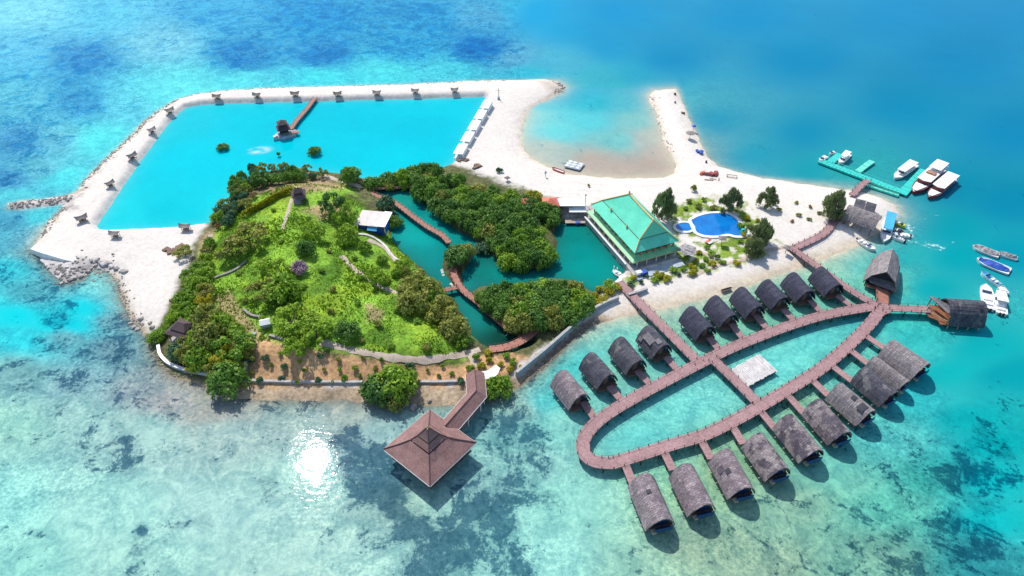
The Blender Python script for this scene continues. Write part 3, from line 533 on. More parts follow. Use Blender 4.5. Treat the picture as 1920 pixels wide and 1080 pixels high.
# ================================================================== trees and bushes
def crown(seed, kind, n=1500, ls=.5):
    """unit-sized crown (about 1 m radius x scale): leaf faces spread over and inside many sub-clumps"""
    r = np.random.default_rng(seed)
    if kind == 'round':      # dense dome
        nb = 22; th = r.uniform(0, 6.283, nb); u = np.sqrt(r.uniform(0, 1, nb)); zz = np.sqrt(np.maximum(0, 1 - u ** 2)) * r.uniform(.35, 1.0, nb)
        bc = np.stack([u * np.cos(th) * .72, u * np.sin(th) * .72, zz * .62 + .12], 1); br = r.uniform(.24, .42, nb)
    elif kind == 'open':     # broad, loose, layered
        nb = 20; th = r.uniform(0, 6.283, nb); u = r.uniform(.15, 1, nb) ** .6
        bc = np.stack([u * np.cos(th) * .85, u * np.sin(th) * .85, .55 + .35 * r.uniform(-1, 1, nb) * (1.1 - u) - .12 * u], 1); br = r.uniform(.16, .30, nb)
    elif kind == 'pine':     # casuarina: upswept feathery sprays
        nb = 30; h = r.uniform(.05, 1.5, nb); th = r.uniform(0, 6.283, nb); u = np.minimum(1, (1.95 - h) / 1.5) * r.uniform(.3, .95, nb) 
        bc = np.stack([u * np.cos(th), u * np.sin(th), h + .15], 1); br = r.uniform(.17, .28, nb)
    else:                    # low bush
        nb = 9; th = r.uniform(0, 6.283, nb); u = np.sqrt(r.uniform(0, 1, nb)); bc = np.stack([u * np.cos(th) * .6, u * np.sin(th) * .6, .30 + .3 * r.uniform(0, 1, nb) * (1 - u * .6)], 1); br = r.uniform(.28, .45, nb)
    k = r.choice(nb, n, p=br ** 2 / (br ** 2).sum()); d = r.normal(size=(n, 3)); d /= np.linalg.norm(d, axis=1)[:, None]
    d[:, 2] = np.where(d[:, 2] < -.3, -d[:, 2], d[:, 2])
    rad = br[k] * r.uniform(.55, 1.08, n); st = np.array([1, 1, 1.9 if kind == 'pine' else .85])
    p = bc[k] + d * rad[:, None] * st
    nrm = d + r.normal(size=(n, 3)) * .45; nrm[:, 2] += .25; nrm /= np.linalg.norm(nrm, axis=1)[:, None]
    a = np.cross(nrm, r.normal(size=(n, 3))); a /= np.linalg.norm(a, axis=1)[:, None]; b_ = np.cross(nrm, a)
    s1 = ls * r.uniform(.6, 1.3, n)[:, None] * .5; s2 = s1 * (.42 if kind == 'pine' else .75)
    if kind == 'pine':
        a = d * .5 + np.array([0, 0, 1.0]) + r.normal(size=(n, 3)) * .25; a /= np.linalg.norm(a, axis=1)[:, None]; b_ = np.cross(a, r.normal(size=(n, 3))); b_ /= np.linalg.norm(b_, axis=1)[:, None]; s1 = s1 * 1.7
    v = np.stack([p - a * s1, p + b_ * s2, p + a * s1, p - b_ * s2], 1).reshape(-1, 3)
    me = bpy.data.meshes.new('crown'); me.from_pydata(v.tolist(), [], [(4 * i, 4 * i + 1, 4 * i + 2, 4 * i + 3) for i in range(n)]); me.update(); return me, bc
def trunkmesh(seed, kind, bc):
    r = random.Random(seed); mb = MB(); H = {'round': .35, 'open': .42, 'pine': 1.3}.get(kind, .2)
    mb.tube([(0, 0, -.25), (.02, .01, H * .5), (r.uniform(-.05, .05), r.uniform(-.05, .05), H)], [.075, .055, .04 if kind != 'pine' else .012], 6)
    for c_ in bc[:: 3 if kind != 'pine' else 4]:
        z0 = H * (.95 if kind != 'pine' else 0) + (max(.05, c_[2] - .25) if kind == 'pine' else 0)
        mb.tube([(0, 0, z0), (c_[0] * .5, c_[1] * .5, (z0 + c_[2]) / 2 - .03), tuple(c_)], [.03, .02, .008], 4, False)
    return mb.mesh('trunk', M['bark'])
CR = {}
def crowns(kind, count, n, ls):
    out = []
    for i in range(count):
        me, bc = crown(100 * len(CR) + i, kind, n, ls); out.append((me, trunkmesh(i, kind, bc)))
    CR[kind] = out
crowns('round', 5, 1500, .16); crowns('open', 5, 1300, .13); crowns('pine', 4, 3200, .17); crowns('bush', 5, 520, .22)
PROTO = {}
def tree(name, kind, leaf, px_, py_, rad, hgt, label, group=None, cat='tree', up=None, z=None):
    """px_,py_ = photo pixel of the crown's middle; rad, hgt in metres"""
    if z is None: p = PT(px_, py_, hgt * .55 if up is None else up)
    else: q = P(px_, py_, z + hgt * .5); p = Vector((q.x, q.y, z))
    i = random.randrange(len(CR[kind])); key = (name, kind, leaf, i); s_ = (rad * random.uniform(.93, 1.08), rad * random.uniform(.93, 1.08), hgt / (1.0 if kind == 'round' else 1.08 if kind == 'open' else 1.75 if kind == 'pine' else .95))
    rz = random.uniform(0, 6.28)
    if key in PROTO: return dup(PROTO[key], p, rz, s_, label, group)
    t = thing(name, label, cat, p, rz, group); cm, tm = CR[kind][i]; c = cm.copy(); c.materials.clear(); c.materials.append(M[leaf])
    obj('crown' if cat == 'tree' else 'foliage', c, None, t)
    if kind != 'bush' or cat == 'tree': obj('trunk', tm, None, t)
    else: obj('stem', tm, None, t)
    t.scale = s_; PROTO[key] = t; return t
def scatter(poly, gap, n=4000, seed=1):
    r = random.Random(seed); p = np.array(poly, float); out = []; x0, y0 = p.min(0); x1, y1 = p.max(0)
    for _ in range(n):
        x, y = r.uniform(x0, x1), r.uniform(y0, y1)
        if sdf(poly, np.array([x]), np.array([y]))[0] < 0: continue
        g = gap * (.8 + .4 * r.random())
        if all((x - a) ** 2 + ((y - b) * 1.35) ** 2 > g * g for a, b in out): out.append((x, y))
    return out
ML = 'dark green mangrove in the '
for poly, gap, lab, grp, sd in (
    ([(775,333),(800,322),(830,318),(850,325),(870,340),(960,358),(1000,374),(1040,392),(1036,412),(1000,414),(1018,445),(1034,470),(1020,482),(985,492),(955,490),(930,470),(925,445),(895,428),(872,420),(848,400),(825,385),(795,365),(778,352)], 19, 'big grove between the channel and the beach', 'mangroves of the big grove', 3),
    ([(905,540),(940,535),(985,535),(1040,528),(1082,536),(1088,552),(1098,570),(1070,590),(1045,600),(1020,605),(985,602),(960,588),(930,572),(905,555)], 19, 'grove inside the curved sea wall', 'mangroves by the curved sea wall', 4),
    ([(688,334),(720,330),(755,318),(800,308),(830,315),(800,328),(760,336),(735,345),(700,345)], 17, 'strip along the bottom edge of the bright lagoon', 'mangroves along the bright lagoon', 5)):
    for x, y in scatter(poly, gap, 3000, sd):
        k = random.random(); tree('mangrove_tree', 'round', 'leaf_mangrove' if k < .68 else 'leaf_olive' if k < .82 else 'leaf_green', x, y + 3, random.uniform(2.5, 3.7), random.uniform(3.8, 5.6), ML + lab, grp)
# single big trees, told apart one by one: (name, kind, leaf, px, py, radius, height, label)
TREES = [
 ('casuarina_tree','pine','leaf_pine',1245,385,4.3,9.0,'tall dark feathery casuarina standing behind the green roofed hall, tallest by the pool'),
 ('casuarina_tree','pine','leaf_pine',1372,375,3.6,7.0,'dark casuarina tree on the sand just beyond the swimming pool'),
 ('casuarina_tree','pine','leaf_pine',1442,370,3.1,6.0,'grey green casuarina alone on open white sand with its shadow below'),
 ('casuarina_tree','pine','leaf_pine',1568,382,4.3,8.5,'spiky casuarina at the boardwalk bend beside the grey thatched boat shed'),
 ('casuarina_tree','pine','leaf_pine',1428,436,4.2,6.5,'bushy casuarina at the right end of the swimming pool garden'),
 ('casuarina_tree','pine','leaf_pine',1418,462,3.6,5.0,'low spreading casuarina between the pool garden and the boardwalk'),
 ('shore_tree','round','leaf_mangrove',422,704,5.0,7.0,'very dark round tree overhanging the shore by the curved pale wall'),
 ('shore_tree','round','leaf_green',742,712,5.2,7.5,'large rounded green tree on the shore, right half of the big pair'),
 ('shore_tree','round','leaf_mangrove',712,722,4.8,6.5,'dark green tree on the shore, left half of the big pair'),
 ('shore_tree','round','leaf_olive',734,744,3.6,4.5,'low brownish green tree leaning over the water below the big pair'),
 ('shore_tree','round','leaf_green',935,722,3.6,5.0,'round green tree beside the covered walkway and the white sheets'),
 ('mangrove_bush','round','leaf_mangrove',417,275,2.4,2.4,'left dark mangrove bush standing in the bright lagoon'),
 ('mangrove_bush','round','leaf_mangrove',590,281,2.9,3.0,'right dark mangrove bush standing in the bright lagoon, larger one'),
 ('garden_tree','round','leaf_mangrove',657,323,4.2,6.5,'tall dark tree at the edge of the bright lagoon left of the footbridge'),
 ('garden_tree','round','leaf_mangrove',490,333,4.2,6.0,'dark leafy tree at the top left corner of the hill garden'),
 ('garden_tree','open','leaf_mangrove',622,378,5.0,8.0,'big dark tree on the hill left of the white roofed shed'),
 ('garden_tree','open','leaf_green',648,400,4.0,6.5,'green tree between the big dark tree and the white roofed shed'),
 ('garden_tree','round','leaf_green',650,435,3.8,5.5,'bushy green tree below the white roofed shed'),
 ('garden_tree','open','leaf_olive',465,440,6.2,7.5,'wide brown green tree with thin crown on the upper left hill'),
 ('garden_tree','open','leaf_olive',430,462,4.6,6.0,'loose olive tree beside the wide brown green tree on the left hill'),
 ('garden_tree','open','leaf_green',583,430,3.8,6.5,'slim light green tree standing alone in the middle of the meadow'),
 ('garden_tree','round','leaf_mangrove',572,462,3.0,5.0,'dark small tree just above the pink flowering shrub'),
 ('garden_tree','open','leaf_green',505,500,5.0,6.5,'bright green spreading tree left of the pink flowering shrub'),
 ('garden_tree','round','leaf_green',525,535,5.2,6.8,'broad green tree below the pink flowering shrub'),
 ('garden_tree','open','leaf_olive',492,540,4.2,6.0,'olive tree left of the broad tree below the pink shrub'),
 ('garden_tree','open','leaf_green',550,595,5.5,6.5,'large yellow green tree in the lower meadow above the path'),
 ('garden_tree','open','leaf_green',590,612,5.0,6.0,'yellow green tree by the left start of the sandy path'),
 ('garden_tree','open','leaf_green',557,640,4.0,6.5,'leaning light green tree at the top of the bare brown slope'),
 ('garden_tree','round','leaf_mangrove',650,615,3.2,4.2,'dark green tree in the meadow just above the sandy path'),
 ('garden_tree','open','leaf_olive',785,530,5.2,6.8,'orange tinted broad tree at the channel side of the hill'),
 ('garden_tree','round','leaf_olive',772,562,4.2,6.0,'olive tree under the orange tinted tree near the channel'),
 ('garden_tree','open','leaf_olive',825,577,5.0,6.5,'olive tree where the small footbridge lands on the hill'),
 ('garden_tree','round','leaf_olive',852,610,4.2,5.5,'dull green tree at the lower right corner of the hill by the channel'),
 ('garden_tree','open','leaf_green',703,515,3.2,6.5,'thin light green tree beside the short meadow path'),
 ('garden_tree','open','leaf_olive',388,590,4.6,7.0,'tall golden green tree right of the brown tiled pavilion'),
 ('garden_tree','round','leaf_olive',388,622,4.6,7.0,'olive green tree below the golden green one by the tiled pavilion'),
 ('garden_tree','round','leaf_green',376,665,4.0,5.5,'round green tree in front of the tiled pavilion near the pale wall'),
 ('garden_tree','open','leaf_green',436,640,5.0,6.0,'yellow green spreading tree left of the bare brown slope'),
 ('garden_tree','open','leaf_yellow',425,665,3.6,5.5,'bright yellow green tree above the very dark shore tree'),
 ('garden_tree','round','leaf_sea',333,655,3.2,4.0,'bluish dark round bush in front of the tiled pavilion'),
 ('garden_tree','round','leaf_green',292,627,2.8,3.0,'low green tree at the tip of the sand left of the tiled pavilion'),
 ('garden_tree','open','leaf_yellow',385,560,3.0,5.0,'narrow bright yellow tree above the tiled pavilion'),
 ('garden_tree','round','leaf_green',350,555,3.6,4.5,'green tree at the sand edge above the tiled pavilion'),
 ('garden_tree','round','leaf_green',365,525,3.4,4.5,'leafy green tree where the sand meets the left hill'),
 ('garden_tree','open','leaf_olive',345,470,3.0,3.6,'single olive bush with dead branches on the white sand'),
 ('islet_tree','round','leaf_mangrove',858,474,4.3,5.0,'round grey green tree on the islet in the channel'),
 ('islet_tree','round','leaf_olive',872,468,3.0,4.2,'lighter tree leaning right on the islet in the channel'),
 ('shed_tree','round','leaf_mangrove',738,412,3.0,4.0,'dark bushy tree between the blue tarpaulin shed and the channel'),
 ('shed_tree','round','leaf_sea',722,378,3.2,4.2,'grey blue tree behind the white roofed shed'),
 ('grove_tree','round','leaf_yellow',1000,366,3.2,3.6,'bright yellow green tree left of the small red roofed house'),
 ('grove_tree','round','leaf_sea',905,462,3.0,3.0,'pale bluish bush at the lower left edge of the big grove'),
]
for a in TREES:
    tree(a[0], a[1], a[2], a[3], a[4], a[5], a[6], a[7], None, 'tree' if 'bush' not in a[0] else 'bush', z=(0.0 if a[0] == 'mangrove_bush' else None))
for poly, gap, sp, lab, grp, sd in (
    ([(440,330),(470,312),(540,308),(610,318),(605,332),(540,330),(470,345),(440,365)], 17, [('round','leaf_sea',1.8,3.4),('open','leaf_olive',2.2,3.6),('round','leaf_mangrove',2.2,4.0)], 'small shore tree along the top edge of the hill beside the bright lagoon', 'trees along the top edge of the hill', 11),
    ([(405,405),(415,385),(440,360),(470,345),(475,370),(440,405),(415,430),(395,430)], 17, [('round','leaf_sea',1.9,3.2),('open','leaf_olive',2.4,3.4),('open','leaf_dry',1.6,2.6),('round','leaf_green',2.0,3.2)], 'small tree on the upper left bank between the hill and the bright lagoon', 'trees on the upper left bank', 12),
    ([(320,600),(345,540),(375,470),(392,440),(400,470),(385,540),(360,590)], 20, [('round','leaf_green',2.4,3.6),('open','leaf_green',2.6,4.0),('open','leaf_olive',2.4,3.6)], 'leafy tree along the left rim of the hill above the white sand', 'trees along the left rim', 13),
    ([(330,640),(360,600),(420,590),(470,640),(455,690),(400,690),(350,680)], 24, [('round','leaf_green',2.6,4.2),('open','leaf_olive',2.8,4.6),('open','leaf_yellow',2.2,3.8)], 'mixed tree crowding the lower left corner of the hill', 'trees in the lower left corner', 14),
    ([(755,490),(800,520),(850,575),(880,625),(870,645),(835,610),(780,545),(745,500)], 22, [('round','leaf_olive',2.0,3.2),('open','leaf_green',2.2,3.4)], 'small tree on the bank between the meadow and the turquoise channel', 'trees on the channel bank', 15),
    ([(640,445),(720,470),(770,500),(740,520),(680,480)], 36, [('round','leaf_green',1.8,3.0),('open','leaf_olive',2.0,3.0)], 'small tree between the two meadow paths', 'trees between the meadow paths', 18),
    ([(1110,548),(1150,530),(1165,540),(1130,560),(1105,575),(1085,580)], 15, [('bush','leaf_yellow',1.8,2.0),('bush','leaf_green',2.0,2.2)], 'yellow green bush along the wall beside the boardwalk gate', 'bushes by the boardwalk gate', 16),
    ([(1178,520),(1240,508),(1330,492),(1390,480),(1392,490),(1300,512),(1200,532),(1178,532)], 17, [('bush','leaf_green',1.3,1.3),('bush','leaf_yellow',1.4,1.4),('bush','leaf_sea',1.1,1.2)], 'low hedge bush between the hall garden and the white beach', 'hedge bushes above the beach', 17),
    ([(1385,410),(1405,395),(1430,420),(1440,455),(1400,475),(1388,450)], 21, [('bush','leaf_green',1.5,1.5),('bush','leaf_yellow',1.2,1.3)], 'small bush in the garden at the right end of the pool', 'bushes right of the pool', 19),
    ([(1262,390),(1290,375),(1350,378),(1340,390),(1290,398)], 24, [('bush','leaf_olive',1.2,1.5),('bush','leaf_green',1.1,1.3)], 'small shrub on the sand side of the pool', 'shrubs behind the pool', 20),
    ([(1280,485),(1320,455),(1340,470),(1320,490)], 20, [('bush','leaf_yellow',1.1,1.2),('bush','leaf_green',1.2,1.3)], 'small garden bush near the thatched shelter below the pool', 'bushes by the thatched shelter', 21),
    ([(445,655),(560,655),(700,672),(860,682),(880,715),(620,718),(460,715)], 27, [('bush','leaf_green',.9,1.4),('bush','leaf_olive',.8,1.2),('bush','leaf_sea',1.1,1.5)], 'small shrub dotted on the bare brown slope', 'shrubs on the brown slope', 22),
    ([(880,690),(900,655),(960,668),(980,690),(950,712),(915,720)], 22, [('bush','leaf_yellow',1.2,1.5),('bush','leaf_green',1.3,1.7)], 'shrub on the sandy ground beside the covered walkway roof', 'shrubs by the covered walkway', 23),
    ([(1455,360),(1530,385),(1545,410),(1500,420),(1450,400)], 26, [('bush','leaf_olive',.9,1.0),('bush','leaf_dry',.8,.8)], 'tiny dry shrub scattered on the white sand before the boardwalk bend', 'dry shrubs on the white sand', 24),
    ([(420,470),(480,400),(560,360),(640,400),(720,500),(800,580),(840,650),(700,655),(600,635),(470,590)], 50, [('bush','grass',1.3,1.1),('bush','leaf_green',1.6,1.4),('bush','grass',1.6,1.2),('bush','leaf_green',1.1,1.2),('bush','leaf_olive',1.2,1.4)], 'low green bush growing in the hill meadow grass', 'bushes in the meadow', 25),
):
    for x, y in scatter(poly, gap, 2500, sd):
        kd, lf, r_, h_ = random.choice(sp); k = random.uniform(.8, 1.25)
        tree('garden_tree' if kd != 'bush' else 'garden_bush', kd, lf, x, y, r_ * k, h_ * k, lab, grp, 'tree' if kd != 'bush' else 'bush')
for x, y, r_, h_, lf, lab in ((512,385,0,0,0,0),):
    pass
# clipped hedge running down from the dark gazebo
g = spline(np.array([PT(545,362)[:2], PT(510,378)[:2], PT(480,395)[:2], PT(462,405)[:2]]), .25); r_ = np.random.default_rng(5); vs = []; fs = []
for p in g:
    for _ in range(46):
        a = r_.uniform(0, math.pi); q = np.array([p[0] + math.cos(a) * 1.1 + r_.normal() * .15, p[1] + math.cos(a) * .8 + r_.normal() * .2, hz(*p) + .1 + math.sin(a) * 1.7 + r_.normal() * .12])
        d1 = r_.normal(size=3); d1 /= np.linalg.norm(d1); d2 = np.cross(d1, r_.normal(size=3)); d2 /= np.linalg.norm(d2); n = len(vs)
        vs += [tuple(q - d1 * .3), tuple(q + d2 * .2), tuple(q + d1 * .3), tuple(q - d2 * .2)]; fs.append((n, n + 1, n + 2, n + 3))
tag(obj('hedge', MB().add(vs, fs), M['leaf_yellow']), 'long yellow green hedge running down from the dark roofed gazebo', 'hedge')
p = PT(560, 500, 1.5); tree('flowering_shrub', 'round', 'leaf_pink', 560, 500, 2.6, 3.4, 'pale pink flowering shrub in the middle of the hill garden', None, 'shrub')
tree('lagoon_sapling', 'bush', 'leaf_mangrove', 522, 288, .8, 2.0, 'tiny dark mangrove sapling in the bright lagoon between the two bushes', None, 'bush', z=0.0)
for x, y, r_, h_, lf, lab in ((937,318,1.5,1.9,'leaf_sea','lone dark bush on the white sand right of the big grove'), (1104,347,.7,1.2,'leaf_olive','tiny dry plant on the sand beyond the green roofed hall'), (1301,350,1.3,2.6,'leaf_olive','young palm like shrub on the sand beyond the pool'), (1320,372,1.1,1.6,'leaf_olive','small shrub just right of the tall casuarina by the pool'), (1345,480,1.0,1.8,'leaf_mangrove','dark little bush below the grey square sunshade by the pool')):
    tree('sand_bush', 'bush', lf, x, y, r_, h_, lab, None, 'bush')

# meadow grass: uncountable, one object
hp = [(395,480),(420,420),(470,370),(560,345),(650,352),(735,440),(830,560),(880,645),(850,672),(700,660),(560,645),(470,640),(410,600)]
r_ = np.random.default_rng(9); B = np.array([PT(x, y)[:2] for x, y in hp]); n = 34000
x = r_.uniform(B[:, 0].min(), B[:, 0].max(), n); y = r_.uniform(B[:, 1].min(), B[:, 1].max(), n)
dn = fbm(x * .14 + 5, y * .14, 4); ok = (sdf(B, x, y) > 0) & (dn + r_.normal(size=n) * .05 > .44); x, y = x[ok], y[ok]; z = zg(x, y); n = len(x)
s_ = (.14 + .48 * np.clip(fbm(x * .2, y * .2, 3) - .30, 0, 1)) * r_.uniform(.6, 1.4, n); a = r_.uniform(0, 6.283, n); bx, by = np.cos(a) * s_ * .8, np.sin(a) * s_ * .8; lx, ly = r_.normal(size=(2, n)) * .25 * s_
v = np.stack([np.stack([x - bx, y - by, z - .05], 1), np.stack([x + bx, y + by, z - .05], 1), np.stack([x + lx + bx * .5, y + ly + by * .5, z + s_ * 1.1], 1), np.stack([x + lx - bx * .5, y + ly - by * .5, z + s_], 1)], 1).reshape(-1, 3)
o = obj('grass', MB().add(v.tolist(), [(4 * i, 4 * i + 1, 4 * i + 2, 4 * i + 3) for i in range(n)]), M['grass']); tag(o, 'bright green meadow grass covering the hill', 'grass'); o['kind'] = 'stuff'
# ================================================================== boardwalks
def strip(c, wd, z0, z1):
    secs = []
    for i in range(len(c)):
        t = c[min(i + 1, len(c) - 1)] - c[max(i - 1, 0)]; t = t / (np.linalg.norm(t) + 1e-9); n_ = np.array([-t[1], t[0]])
        a, b = c[i] + n_ * wd / 2, c[i] - n_ * wd / 2; secs.append([(a[0], a[1], z1), (a[0], a[1], z0), (b[0], b[1], z0), (b[0], b[1], z1)])
    return secs
def walk(name, label, pts, wd, z, cat='boardwalk', group=None, rail=.62, sp=2.3, mat='deck', smooth=True, railmat='rail', pile=4.2, slope=None):
    g = np.array([P(x, y, z)[:2] for x, y in pts]); c = spline(g, 1.2) if smooth else g
    o = Vector((c[0][0], c[0][1], 0)); t = thing(name, label, cat, o, 0, group); c = c - c[0]
    obj('deck', MB().loft(strip(c, wd, z - .22, z), True), M[mat], t)
    L = np.r_[0, np.cumsum(np.linalg.norm(np.diff(c, axis=0), axis=1))]
    def at(s): return np.array([np.interp(s, L, c[:, 0]), np.interp(s, L, c[:, 1])])
    def nrm(s): d = at(min(s + .3, L[-1])) - at(max(s - .3, 0)); d /= np.linalg.norm(d) + 1e-9; return np.array([-d[1], d[0]])
    if rail:
        for sd in (-1, 1):
            mb = MB(); n = max(2, int(L[-1] / sp)); tops = []
            for i in range(n + 1):
                s = L[-1] * i / n; p = at(s) + nrm(s) * sd * (wd / 2 - .06); mb.box((p[0], p[1], z + rail / 2 - .12), (.13, .13, rail + .2)); tops.append((p[0], p[1], z + rail * .86))
            for a, b in zip(tops[:-1], tops[1:]): mb.beam(a, b, .03, .035)
            obj('railing', mb, M[railmat], t)
    mb = MB(); n = max(1, int(L[-1] / pile))
    for i in range(n + 1):
        s = L[-1] * (i + .5) / (n + 1)
        for sd in (-1, 1):
            p = at(s) + nrm(s) * sd * (wd / 2 - .3); mb.tube([(p[0], p[1], -1.2), (p[0], p[1], z - .2)], .13, 6)
        q, r_ = at(s) + nrm(s) * (wd / 2 - .1), at(s) - nrm(s) * (wd / 2 - .1); mb.beam((q[0], q[1], z - .33), (r_[0], r_[1], z - .33), .2, .2)
    for i in range(n + 1):
        if i: p, q = at(L[-1] * (i - .5) / (n + 1)), at(L[-1] * (i + .5) / (n + 1)); mb.beam((p[0], p[1], z - .36), (q[0], q[1], z - .36), .22, .2)
    obj('support_frame', mb, M['dark_wood'], t); return t
DZ = 1.9
walk('boardwalk', 'curved reddish boardwalk forming the upper arm of the pointed loop of huts', [(1649,573),(1600,580),(1540,592),(1480,610),(1420,632),(1360,657),(1300,687),(1240,718),(1190,745),(1140,775),(1110,800),(1094,825),(1096,850),(1115,865),(1150,868)], 2.9, DZ)
walk('boardwalk', 'curved reddish boardwalk forming the lower arm of the pointed loop beside the weathered huts', [(1146,868.4),(1200,852),(1260,833),(1320,815),(1380,786),(1430,758),(1490,722),(1540,690),(1590,648),(1630,608),(1650,582)], 2.9, DZ + .006)
walk('boardwalk', 'short straight boardwalk crossing the loop beside the pale floating platform', [(1336,672),(1377,711),(1418,752)], 2.6, DZ + .012)
walk('boardwalk', 'straight boardwalk from the green roofed hall over the beach to the loop', [(1160,528),(1235,604),(1311,680)], 2.7, DZ + .018)
walk('boardwalk', 'boardwalk from the sandy beach over the water to the crossing point of the loop', [(1484,464),(1530,497),(1590,540),(1646,574)], 2.4, DZ + .024)
walk('boardwalk', 'winding boardwalk over white sand from the pool garden to the casuarina', [(1480,468),(1515,453),(1545,437),(1560,420),(1572,405)], 2.3, DZ + .03, pile=8)
walk('boardwalk', 'short brown gangplank from the sand beside the sheds to the turquoise pontoon', [(1598,366),(1612,350),(1628,337)], 2.0, DZ + .036)
walk('boardwalk', 'short orange brown boardwalk to the pointed gable hut', [(1656,577),(1654,545),(1652,526)], 2.9, DZ + .042, mat='deck_brown')
walk('boardwalk', 'straight boardwalk to the long barrel roofed hut with open front', [(1651,577),(1700,578),(1742,580)], 2.5, DZ + .048)
# octagonal landing where five boardwalks meet
p = P(1651, 577, DZ); mb = MB().prism([(2.6 * math.cos(a), 2.6 * math.sin(a)) for a in np.linspace(0, 6.283, 9)[:-1]], DZ - .2, DZ + .06)
t = thing('boardwalk_landing', 'eight sided landing where five boardwalks meet', 'landing', (p.x, p.y, 0)); obj('deck', mb, M['deck'], t); mb = MB()
for k in range(6): mb.tube([(2 * math.cos(k), 2 * math.sin(k), -1.2), (2 * math.cos(k), 2 * math.sin(k), DZ - .15)], .14, 6)
obj('support_frame', mb, M['dark_wood'], t)
# garden bridges over the channel
walk('footbridge', 'long narrow wooden footbridge winding down the turquoise channel', [(690,361),(715,370),(742,381),(770,402),(800,424),(828,440),(842,455)], 1.7, 1.6, 'footbridge', mat='deck_brown', railmat='pale_wood', sp=1.6)
walk('footbridge', 'wooden footbridge along the trees at the top end of the channel', [(682,352),(715,352),(752,350),(775,349)], 1.5, 1.55, 'footbridge', mat='deck_brown', railmat='pale_wood', sp=1.6)
walk('footbridge', 'brown footbridge from the islet down to the lower grove', [(856,485),(850,508),(858,530),(872,547),(893,563),(912,580)], 1.9, 1.62, 'footbridge', mat='deck_brown', sp=1.6)
walk('footbridge', 'short side footbridge joining the hill to the brown footbridge', [(810,546),(835,543),(858,538)], 1.5, 1.56, 'footbridge', mat='deck_brown', sp=1.6)
walk('footbridge', 'red brown arched footbridge at the bottom end of the channel', [(917,655),(950,650),(980,637),(1004,617)], 2.2, 1.9, 'footbridge', mat='deck_brown', sp=1.6)
walk('footbridge', 'brown footbridge passing through the lower grove beside the channel', [(912,581),(935,600),(955,618)], 1.7, 1.58, 'footbridge', mat='deck_brown', sp=1.6)
walk('pier', 'straight narrow pier across the bright lagoon to the dark two tier hut', [(591,183),(575,204),(556,226),(545,242)], 1.7, 1.3, 'pier', mat='deck_brown', railmat='pale_wood', sp=1.3)

# ================================================================== overwater huts
def uvmesh(me):
    """shingle coordinates in metres: u level along the slope, v up it"""
    uv = me.uv_layers.new(name='UVMap')
    for f in me.polygons:
        n = f.normal; u = Vector((0, 0, 1)).cross(n); u = u.normalized() if u.length > 1e-3 else Vector((1, 0, 0)); v = n.cross(u)
        for li in f.loop_indices:
            co = me.vertices[me.loops[li].vertex_index].co; uv.data[li].uv = (co.dot(u), co.dot(v))
    return me
def barrel(L, W, ze, zr, mat, seed=0, nk=16, pw=.82, cut=(0, 0), flare=0.0):
    """stepped shingle vault along x; cut = how far the ends lean out at the ridge (metres)"""
    r = random.Random(seed); vs = []; fs = []; uvs = []; nx = max(6, int(L / .8))
    def pt(t): 
        s = max(0.0, math.sin(t)); u = abs(math.cos(t)); return (W / 2 * math.cos(t), ze + (zr - ze) * (.88 * (1 - u ** 2.5) + .12 * (1 - u)))
    ts = np.linspace(0, math.pi, nk + 1); arc = [0]
    for a, b in zip(ts[:-1], ts[1:]): arc.append(arc[-1] + math.dist(pt(a), pt(b)))
    ends = [(r.uniform(-.08, .08), r.uniform(-.08, .08)) for _ in range(nk)]
    for k in range(nk):
        a, b = ts[k], ts[k + 1]; lo_first = (a + b) / 2 < math.pi / 2
        (y0, z0), (y1, z1) = pt(a), pt(b); ny, nz = (z1 - z0), -(y1 - y0); ll = math.hypot(ny, nz); ny, nz = ny / ll, nz / ll
        base = len(vs)
        for i in range(nx + 1):
            f = i / nx; j = r.uniform(-.025, .03)
            for (y, z, up, t_, q) in ((y0, z0, .05 if lo_first else .02, a, k), (y1, z1, .02 if lo_first else .05, b, k + 1)):
                h = max(0, math.sin(t_)); x0, x1 = -L / 2 - cut[0] * h + ends[k][0], L / 2 + cut[1] * h + ends[k][1]
                x = x0 + (x1 - x0) * f; vs.append((x, y + ny * (up + j), z + nz * (up + j))); uvs.append((arc[q], x))
        for i in range(nx): n = base + 2 * i; fs.append((n, n + 2, n + 3, n + 1))
    base = len(vs)
    for i in (0, 1):
        for k in range(nk + 1):
            y, z = pt(ts[k]); h = max(0, math.sin(ts[k])); x = (-L / 2 - cut[0] * h + .02) if i == 0 else (L / 2 + cut[1] * h - .02); vs.append((x, y * .93, ze + (z - ze) * .93 - .05)); uvs.append((x, arc[k]))
    for k in range(nk): fs.append((base + k, base + k + 1, base + nk + 1 + k + 1, base + nk + 1 + k))
    for i in (0, 1):                                    # the cut ends of the thatch
        for k in range(nk):
            y, z = pt(ts[k]); y2, z2 = pt(ts[k + 1]); n = len(vs); h, h2 = max(0, math.sin(ts[k])), max(0, math.sin(ts[k + 1]))
            x, x2 = ((-L / 2 - cut[0] * h, -L / 2 - cut[0] * h2) if i == 0 else (L / 2 + cut[1] * h, L / 2 + cut[1] * h2))
            vs += [(x, y, z), (x2, y2, z2)]; uvs += [(0, arc[k]), (0, arc[k + 1])]; q = base + i * (nk + 1)
            fs.append((n, n + 1, q + k + 1, q + k) if i == 0 else (n + 1, n, q + k, q + k + 1))
    me = bpy.data.meshes.new('roof'); me.from_pydata(vs, [], fs); me.materials.append(M[mat]); uv = me.uv_layers.new(name='UVMap')
    for l in me.loops: uv.data[l.index].uv = uvs[l.vertex_index]
    me.update(); return me
